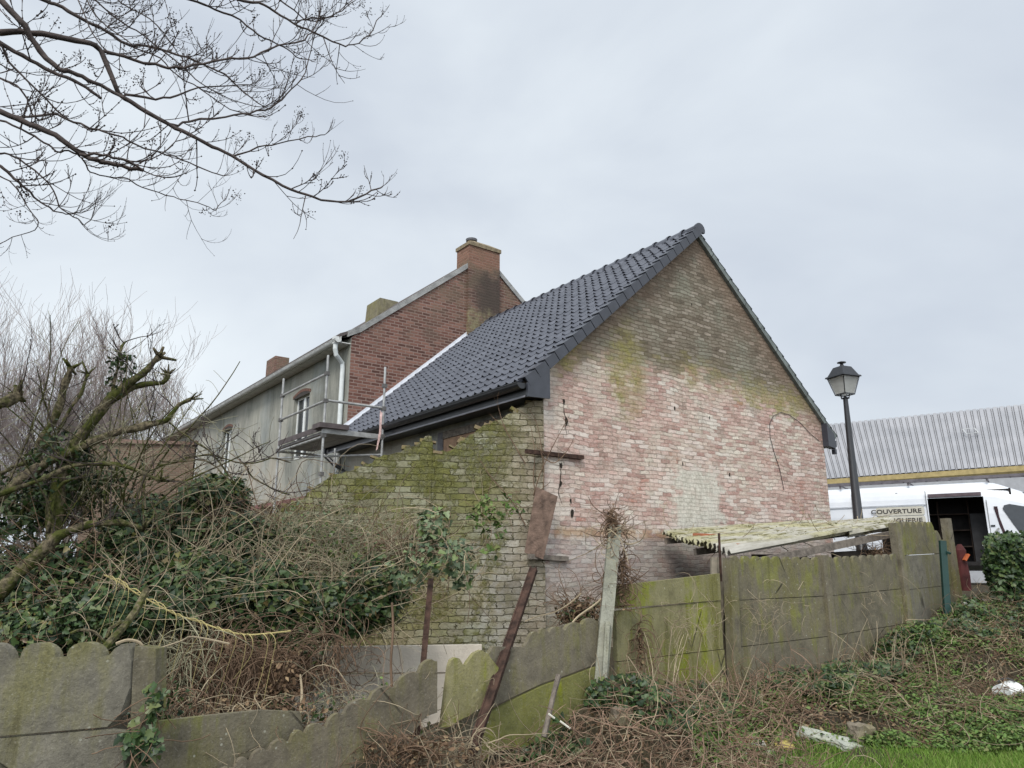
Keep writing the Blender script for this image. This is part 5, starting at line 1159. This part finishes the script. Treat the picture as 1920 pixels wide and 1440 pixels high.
# wall climbers
def climber(lines, label, name='dead_climber', mat=TWIGB, r=.010, off=.06):
    mb = MB(); global tw
    for pts in lines:
        P = [onplane(x, y, mr0+MN*random.uniform(off*.6, off), MN) for x, y in pts]; P = smoothline(P, 3); mb.tube(P, list(np.linspace(r, r*.35, len(P))), 5)
        tw = mb
        for i in range(2, len(P), 2):
            if random.random() < .8: twig(P[i], Vector((random.uniform(-1, 1), random.uniform(-.35, .0), random.uniform(0, 1))), random.uniform(.12, .4), r*.35, 1, .05)
    o = rebase(mb.build(name, mat)); tag(o, label, 'climber')
climber([[(1022,985),(1018,930),(1020,880),(1014,830),(1005,790),(990,765)], [(1010,960),(1000,900),(1003,850),(995,800)], [(985,870),(965,835),(945,800),(935,765)], [(1000,930),(1012,890),(1030,850),(1048,815),(1062,790)], [(985,985),(960,940),(925,900),(905,870)], [(1020,860),(1040,868),(1060,850),(1075,825)]], 'leafless brown climber fanning up the wall corner above the brown board')
climber([[(905,1010),(903,960),(905,920),(900,880)], [(905,950),(890,925),(885,900)]], 'short pale climber rooted mid height on the mossy wall', mat=TWIG, r=.006)
tangle('bramble_tangle', 'brown brambles and leaves spilling over the plain slab and the left end post', [((330,1330,5.2),70,60,.15,70,.45), ((430,1350,5.3),120,35,.12,90,.45), ((560,1360,5.4),110,45,.12,80,.4)], [TWIGB, TWIG, TWIGB], .0036, grav=-.12, leaves_=[((300,1330,5.1),60,60,.12,160,.05,IVY), ((480,1330,5.4),170,30,.12,260,.045,DEADL), ((560,1330,5.5),90,40,.1,120,.05,IVY)])
tangle('bramble_tangle', 'dry brambles piled in front of the long scalloped panel and rusty beam foot', [((760,1405,5.4),110,35,.15,110,.45), ((860,1405,5.6),80,30,.15,80,.4), ((650,1330,5.7),90,40,.1,60,.5)], [TWIGB, TWIG, TWIGG], .0036, grav=-.06, leaves_=[((780,1410,5.4),120,30,.12,320,.045,DEADL), ((740,1330,6.2),90,60,.1,160,.05,NET)])
# vines on the white post
tangle('dead_vine', 'shaggy brown dead vine clinging to the top of the white post', [((1150,985,7.0),16,45,.07,110,.25), ((1166,1080,7.05),12,75,.06,120,.25), ((1150,1000,6.95),35,45,.1,30,.4), ((1132,1090,7.0),8,40,.05,20,.3)], [TWIGB, TWIGB, TWIG, TWIGB], .0045, 'vine', -.03, leaves_=[((1150,985,7.0),16,40,.07,140,.04,DEADL), ((1167,1080,7.05),11,70,.05,150,.035,DEADL)])
mb = MB(); mb.tube(smoothline(pl3([(1070,1172),(1085,1155),(1120,1130),(1142,1105),(1150,1080)], (6.9,7.0)), 3), .009, 5); mb.tube(smoothline(pl3([(985,1165),(1010,1155),(1040,1148),(1070,1130),(1090,1112)], (7.1,7.0)), 3), .006, 5)
o = rebase(mb.build('dead_branch', TWIG)); tag(o, 'pale crooked dead branch reaching left from the white post', 'branch')
tangle('bramble_tangle', 'brown bramble knot in the gap left of the white post', [((1085,1140,7.5),45,35,.2,90,.4)], TWIGB, .004, leaves_=[((1085,1150,7.6),50,30,.2,500,.05,DEADL), ((1085,1150,7.6),50,30,.2,300,.05,IVY)])
tangle('bramble_tangle', 'brown dead twigs stuffed under the corrugated roof beside the tall fence bay', [((1640,1040,10.6),45,22,.2,160,.35)], TWIGB, .004, leaves_=[((1640,1045,10.6),45,18,.2,250,.04,DEADL)])
tangle('dead_vine', 'dry vine hanging down the mossy fence bay right of the white post', [((1200,1200,7.2),5,55,.03,60,.3)], TWIGB, .004, 'vine', -.3, leaves_=[((1200,1215,7.2),6,45,.03,160,.035,DEADL)])
tangle('dead_vine', 'dry strands dangling over the long scalloped panel', [((690,1340,5.7),130,60,.12,80,.5), ((860,1300,6.2),70,60,.1,40,.4)], TWIG, .0032, 'vine', -.12)
tangle('dead_vine', 'thin dry tendrils over the standing fence beside the shed', [((1440,1140,8.4),120,70,.08,60,.35), ((1640,1110,9.6),60,60,.08,30,.3), ((1290,1170,7.5),70,60,.08,60,.4)], TWIG, .0024, 'vine', -.15)
mb = MB(); mb.tube(smoothline(pl3([(575,1355),(590,1380),(566,1395),(560,1410)], 5.6), 3), .004, 4)
mb.tube(smoothline(pl3([(556,1400),(560,1370),(563,1340),(566,1300),(563,1265)], (5.5,5.8)), 3), [.016, .017, .018, .016, .015, .014, .012, .011, .010, .009, .008, .008, .007], 6); o = rebase(mb.build('dead_branch', TWIG)); tag(o, 'peeling pale stick standing on the plain grey slab', 'branch')
mb = MB(); mb.tube(smoothline(pl3([(733,1360),(735,1300),(733,1240),(737,1180),(735,1130)], (6.2,6.4)), 3), .010, 6); o = rebase(mb.build('bramble', TWIGB)); tag(o, 'single dark upright bramble stem left of the thin rusty post', 'stem')

# hedge at the right
def boxleaf(x0, x1, y0, y1, z0, z1, n, ctr):
    P = rng.uniform(0, 1, (n, 3)); f = rng.integers(0, 4, n)
    P[f == 0, 2] = rng.uniform(.9, 1.05, (f == 0).sum()); P[f == 1, 1] = rng.uniform(-.03, .12, (f == 1).sum()); P[f == 2, 0] = rng.uniform(-.02, .06, (f == 2).sum())
    Q = np.stack([x0+(x1-x0)*P[:, 0], y0+(y1-y0)*P[:, 1], z0+(z1-z0)*P[:, 2]], 1)
    Q[:, 0] += (Q[:, 1]-y0)*.58*(1-P[:, 0])
    Q += np.array([[mnoise.noise(Vector(q)*1.6)*.16, mnoise.noise(Vector(q)*1.6+Vector((5, 5, 5)))*.16, mnoise.noise(Vector(q)*1.6+Vector((9, 9, 9)))*.16] for q in Q]); return Q
Q = boxleaf(6.75, 10.5, 10.7, 12.0, .85, 2.0, 17000, None)
hd = thing('ivy_hedge', 'dense clipped dark ivy hedge at the right edge in front of the van', 'hedge', (8.5, 11.6, 1.0)); leafmesh('foliage', Q, rng.normal(size=Q.shape)*.5+np.array([0, -.8, .5]), rng.uniform(.035, .085, len(Q)), IVY, hd)
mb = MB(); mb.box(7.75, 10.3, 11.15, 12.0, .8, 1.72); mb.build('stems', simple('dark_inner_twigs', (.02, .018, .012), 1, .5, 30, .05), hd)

# ------------------------------------------------------------------ ground cover
FXs = np.array([-30, -2.1, .86, 2.3, 3.7, 5.2, 6.6, 8.5, 30]); FYs = np.array([3.9, 4.7, 6.95, 8.3, 9.05, 10.15, 11.4, 12, 14])
def gsample(n, x0, x1, y0, y1, test=None, front=True):
    x = rng.uniform(x0, x1, n); y = rng.uniform(y0, y1, n); k = np.ones(n, bool)
    if front: k = y < np.interp(x, FXs, FYs)-.04
    x, y = x[k], y[k]; z = G(x, y); P = np.stack([x, y, z], 1)
    if test is not None: px, py = project(P); k = test(px, py, x, y); P = P[k]
    return P
def nzf(P, s, o=0): return np.array([mnoise.noise(Vector((p[0]*s+o, p[1]*s, o))) for p in P])
grassreg = lambda x, y: (y < 6.95+.12*np.sin(x*3)) & (x > 2.05+(6.9-y)*.25)
# lawn
P = gsample(150000, 1.6, 9, 4.6, 7.2, lambda px, py, x, y: grassreg(x+rng.normal(size=len(x))*.15, y+rng.normal(size=len(x))*.2) & (px < 2100))
U = np.array([0, 0, 1.])+rng.normal(size=P.shape)*np.array([.45, .45, .1]); N = rng.normal(size=P.shape)*np.array([1, 1, .2]); h = rng.uniform(.03, .085, len(P))
P2_ = P.copy(); P2_[:, 2] += h*.4; o = leafmesh('grass', P2_, N, h, GRS, None, 'blade', U, 0); o['kind'] = 'stuff'
# low green weeds, right hand slope
P = gsample(260000, 1.2, 9.5, 5.5, 11.6, lambda px, py, x, y: (px > 1300) & (px < 2150))
dn_ = nzf(P, 1.3)+.5*nzf(P, 4, 7); w_ = dn_+.25*np.clip((7.9-P[:, 1])/1.2, -1.2, 1)-.25*np.clip((3.6-P[:, 0]), -1, 1)
k = (w_+rng.normal(size=len(P))*.18 > -.1) & ~(grassreg(P[:, 0], P[:, 1]+.2)); P = P[k]; h = rng.uniform(.01, .14, len(P))*(.6+.8*np.clip(w_[k], 0, 1)); P[:, 2] += h
o = leafmesh('weeds', P, rng.normal(size=P.shape)*.5+np.array([0, -.15, 1]), rng.uniform(.022, .055, len(P)), NET, None, 'leaf'); o['kind'] = 'stuff'
# ivy ground cover patches
def ivytest(px, py, x, y):
    a = ((px-1290)/140)**2+((py-1330)/55)**2 < 1; b = ((px-1000)/110)**2+((py-1412)/32)**2 < 1; c = (px > 1610)+0 & 0
    s = (px > 1590) & (py < 1250-.15*(px-1590)) & (py > 1100); e = ((px-1660)/70)**2+((py-1225)/70)**2 < 1; f = ((px-1140)/60)**2+((py-1310)/35)**2 < 1; h_ = ((px-1520)/90)**2+((py-1290)/40)**2 < 1
    return a | b | s | e | f | h_
P = gsample(130000, -1, 10, 5, 12, ivytest); k = nzf(P, 1.6, 3)+rng.normal(size=len(P))*.15 > -.02; P = P[k]; P[:, 2] += rng.uniform(.01, .16, len(P))*(1+.8*nzf(P, 2.5, 5))
o = leafmesh('ground_ivy', P, rng.normal(size=P.shape)*.45+np.array([0, -.4, .8]), rng.uniform(.03, .07, len(P)), IVY, None, 'ivy'); o['kind'] = 'stuff'
# dead leaves and litter
P = gsample(60000, -2.2, 9, 4.4, 11.5, lambda px, py, x, y: ~grassreg(x, y+.1)); P[:, 2] += rng.uniform(.0, .06, len(P)); 
o = leafmesh('leaf_litter', P, rng.normal(size=P.shape)*.5+np.array([0, 0, .8]), rng.uniform(.02, .055, len(P)), DEADL, None, 'leaf'); o['kind'] = 'stuff'
# dry stems
def dry(name, n, test, mat, r, L, hgt=.16, up=.3, x=(-2, 9), y=(4.4, 11.5)):
    P = gsample(n, *x, *y, test); P[:, 2] += rng.uniform(0, hgt, len(P)); d = rng.normal(size=P.shape)*np.array([1, 1, up]); W_ = walk(P, d, rng.uniform(.35, 1.3, len(P))*L, 10, .55, -.015, .2)
    gz = G(W_[..., 0], W_[..., 1])+.012+.05*rng.random((len(P), 1)); W_[..., 2] = np.maximum(W_[..., 2], gz)
    k = (W_[..., 1] < np.interp(W_[..., 0], FXs, FYs)-.02).all(1); W_ = W_[k]
    o = strands(name, W_, rng.uniform(.5, 1.5, (len(W_), 1))*r*np.linspace(1, .4, 10), mat); o['kind'] = 'stuff'; return len(W_)
dryreg = lambda px, py, x, y: (~grassreg(x, y+.05)) & ((px < 1500) | (rng.random(len(px)) < .62))
dry('dry_bramble_stems', 13000, dryreg, TWIGB, .0038, .45, .2)
dry('dry_bramble_stems', 8000, dryreg, TWIG, .0032, .42, .2)
dry('dry_bramble_stems', 9000, lambda px, py, x, y: (px > 560) & (px < 1520) & (py > 1290), simple('pinkish_dead_stem', (.25, .165, .115), .9, .4, 3), .004, .5, .22, .5)
# upright dead stalks in front of the mossy fence
for k, (lab, c, n) in enumerate((('upright dead stalks in front of the mossy fence bay', (1250, 1385, 6.9), 26), ('few tall dry stalks at the foot of the rusty beam', (850, 1420, 5.7), 22), ('loose dry stalks among the weeds on the right slope', (1690, 1280, 8.6), 18))):
    t0 = at(*c); t = thing('dead_stalks', lab, 'stalks', (t0.x, t0.y, g(t0.x, t0.y))); P = np.array(t0)+rng.normal(size=(n, 3))*np.array([.28, .15, 0]); P[:, 2] = G(P[:, 0], P[:, 1])
    W_ = walk(P, rng.normal(size=P.shape)*np.array([.25, .2, .1])+np.array([0, 0, 1]), rng.uniform(.25, .7, n), 9, .12, -.02, .1); strands('stalks', W_, rng.uniform(.003, .006, (n, 1))*np.linspace(1, .5, 9), TWIG, t, 4)

# ------------------------------------------------------------------ rubble and litter things
def gpt(px, py):
    for D in np.arange(4.2, 30, .02):
        p = at(px, py, D)
        if p.z <= g(p.x, p.y): return p
    return at(px, py, 9)
def chunk(name, label, cat, px, py, dims, rz, mat, rough_=.12, tilt=0, group=None, lift=.3):
    c = gpt(px, py); n = 10; pts = []
    bm = __import__('bmesh').new(); __import__('bmesh').ops.create_cube(bm, size=1); __import__('bmesh').ops.subdivide_edges(bm, edges=bm.edges, cuts=3, use_grid_fill=True)
    for v in bm.verts:
        q = v.co*1.0; nz_ = mnoise.noise(q*2.3+Vector((px, py, 0))*.1); q = q*(1+rough_*nz_*1.5); q = Vector((q.x*dims[0], q.y*dims[1], q.z*dims[2])); v.co = q
    me = bpy.data.meshes.new(name); bm.to_mesh(me); bm.free(); me.materials.append(mat)
    o = bpy.data.objects.new(name, me); sc.collection.objects.link(o); o.location = (c.x, c.y, g(c.x, c.y)+dims[2]*lift+.02); o.rotation_euler = (tilt, tilt*.5, rz); tag(o, label, cat, group); return o
WST = mat_conc('pale_broken_slab', (.42, .44, .38), .25, 0, .5); STN = mat_conc('rubble_stone', (.20, .17, .13), .4, 0)
chunk('broken_slab', 'long whitish broken slab piece lying at the lawn edge', 'slab', 1543, 1392, (.40, .13, .05), -.62, WST, .1, .25)
chunk('broken_slab', 'short whitish slab fragment right of the long slab piece', 'slab', 1590, 1408, (.18, .14, .05), .3, WST, .14, .2)
chunk('stone', 'rounded brown stone behind the short slab fragment', 'stone', 1612, 1392, (.17, .13, .15), .4, STN, .35)
chunk('stone', 'grey stone block on the brambles right of the white post foot', 'stone', 1165, 1360, (.15, .12, .12), .5, STN, .3)
RBR = M('painted_brick_rubble', .9); RBR.col(RBR.mix(RBR.map(RBR.noise(9, 4), .45, .55), (.28, .09, .05), (.5, .47, .42))); RBR = RBR.m
for k, (x, y, d, lab) in enumerate(((1405, 1412, (.20, .16, .12), 'large red and white painted brick lump at the bottom of the view'), (1428, 1424, (.14, .12, .09), 'small red brick lump right of the large painted one'), (1372, 1408, (.10, .08, .08), 'small pale brick lump left of the large painted one'), (1395, 1432, (.13, .10, .07), 'lowest flat brick lump below the large painted one'))):
    chunk('brick_rubble', lab, 'brick rubble', x, y, d, .7*k, RBR, .3, .3, 'brick rubble at the lawn edge')
YWD = simple('yellow_wet_wood', (.40, .32, .10), .8, .35, 6, .01)
chunk('yellow_board', 'crumpled yellowish board piece on the brick rubble', 'board', 1440, 1398, (.36, .16, .03), -.25, YWD, .3, .2)
chunk('yellow_board', 'left yellow foam strip lying on the ivy slope', 'board', 1800, 1193, (.42, .12, .05), .1, simple('yellow_foam', (.50, .40, .08), .8, .25, 4), .3, .1)
chunk('yellow_board', 'right pale yellow strip with white end on the ivy slope', 'board', 1862, 1190, (.30, .10, .05), .35, simple('pale_yellow_foam', (.52, .46, .16), .8, .25, 4), .3, .1)
chunk('white_box', 'small white box beside the hedge foot', 'box', 1852, 1137, (.08, .08, .10), .2, WHITE, .05, 0)
for k, (x, y) in enumerate(((1822, 1138), (1838, 1134), (1808, 1140))): chunk('stone', ('pale stone left of the small white box', 'pale stone touching the small white box', 'leftmost pale stone near the fence end')[k], 'stone', x, y, (.10, .08, .07), k, WST, .3)
c = gpt(1890, 1312); bk = thing('plastic_tub', 'crushed white plastic tub lying on the weeds at the right edge', 'tub', (c.x, c.y, c.z+.08), .5)
mb = MB(); mb.lathe((0, 0, 0), [(.001, 0), (.10, 0), (.125, .20), (.135, .20), (.135, .215), (.12, .215), (.095, .01)], 18); mb.v = [(v[2]-.1, v[0], v[1]*.75) for v in mb.v]; mb.build('tub_body', WHITE, bk, local=True, smooth=False)
mb = MB(); mb.tube([(-.02, .07, .09), (.02, .05, .12), (.06, -.0, .13), (.09, -.05, .10)], .008, 5); mb.build('handle', simple('dark_handle', (.05, .05, .05), .6), bk, local=True)
for (pts, lab) in (([(1028, 1338), (1040, 1347)], 'short white stick above the algae panel foot'), ([(1050, 1352), (1069, 1366)], 'white peeled stick lying beside the dark post foot')):
    mb = MB(); mb.tube([at(*pts[0], 6.0), at(*pts[1], 6.0)], .007, 5); o = rebase(mb.build('white_stick', simple('peeled_wood', (.6, .58, .5), .8, .1))); tag(o, lab, 'stick')
# debris on the shed roof
def roofbit(t, s): return Vector(sp_(t, s, .06))
mb = MB(); mb.beam(roofbit(.45, .72), roofbit(.62, .60), .05, .03); o = rebase(mb.build('lath', simple('orange_lath', (.52, .30, .12), .8, .2))); tag(o, 'orange wooden lath lying on the corrugated roof', 'lath')
for k, (t_, s_, w_, lab) in enumerate(((.10, .62, .22, 'terracotta tile fragment near the back left of the corrugated roof'), (.10, .12, .12, 'small red tile chip near the front left of the corrugated roof'))):
    mb = MB(); p = roofbit(t_, s_); mb.hexa([p+Vector((-w_, -.06, 0)), p+Vector((w_*.9, -.08, 0)), p+Vector((w_, .08, .01)), p+Vector((-w_*.8, .07, .01))], [p+Vector((-w_, -.05, .05)), p+Vector((w_*.8, -.07, .03)), p+Vector((w_*.9, .07, .04)), p+Vector((-w_*.7, .06, .06))])
    o = rebase(mb.build('tile_fragment', simple('terracotta', (.28, .10, .05), .85, .3))); tag(o, lab, 'tile fragment')
PR = []
for _ in range(900):
    t_ = random.random()**.8; s_ = random.random()*.9+.08
    if mnoise.noise(Vector((t_*4, s_*5, 2))) > .02: PR.append(roofbit(t_, s_)+Vector((0, 0, random.uniform(-.03, .04))))
PR = np.array([tuple(p) for p in PR]); o = leafmesh('roof_moss', PR, rng.normal(size=PR.shape)*.4+np.array([0, 0, 1]), rng.uniform(.02, .05, len(PR)), leafmat('moss_and_litter', [(.06, .06, .015), (.14, .13, .03), (.22, .16, .07)], .9), None, 'leaf'); o['kind'] = 'stuff'
n = 60; P = np.array([tuple(roofbit(random.random(), random.uniform(.1, 1))) for _ in range(n)]); o = strands('roof_twigs', walk(P, rng.normal(size=(n, 3))*np.array([1, .6, .15]), rng.uniform(.2, .8, n), 8, .3, 0, .1), .005, TWIG); o['kind'] = 'stuff'

# small ivy sprigs rooted at the foot of the left fence and the white post
for lab, (x, y, D), n, rx, ry in (('ivy sprig growing over the foot of the left fence end post', (262, 1395, 4.55), 130, 45, 40), ('ivy sprig climbing the broken end of the left fence', (285, 1320, 4.6), 40, 22, 45), ('dark ivy gathered round the foot of the white post', (1128, 1300, 6.75), 130, 38, 28)):
    c = at(x, y, D); t = thing('ivy', lab, 'ivy', (c.x, c.y, g(c.x, c.y))); P, V = ell(x, y, D, rx, ry, .06, n, 0.)
    leafmesh('foliage', P, V*.4+np.array([0, -.8, .3])+rng.normal(size=V.shape)*.3, rng.uniform(.03, .065, n), IVY, t); S0 = P[:14]; strands('stems', walk(S0, rng.normal(size=S0.shape)+np.array([0, 0, -.4]), rng.uniform(.15, .4, 14), 8, .3), .003, TWIGB, t)
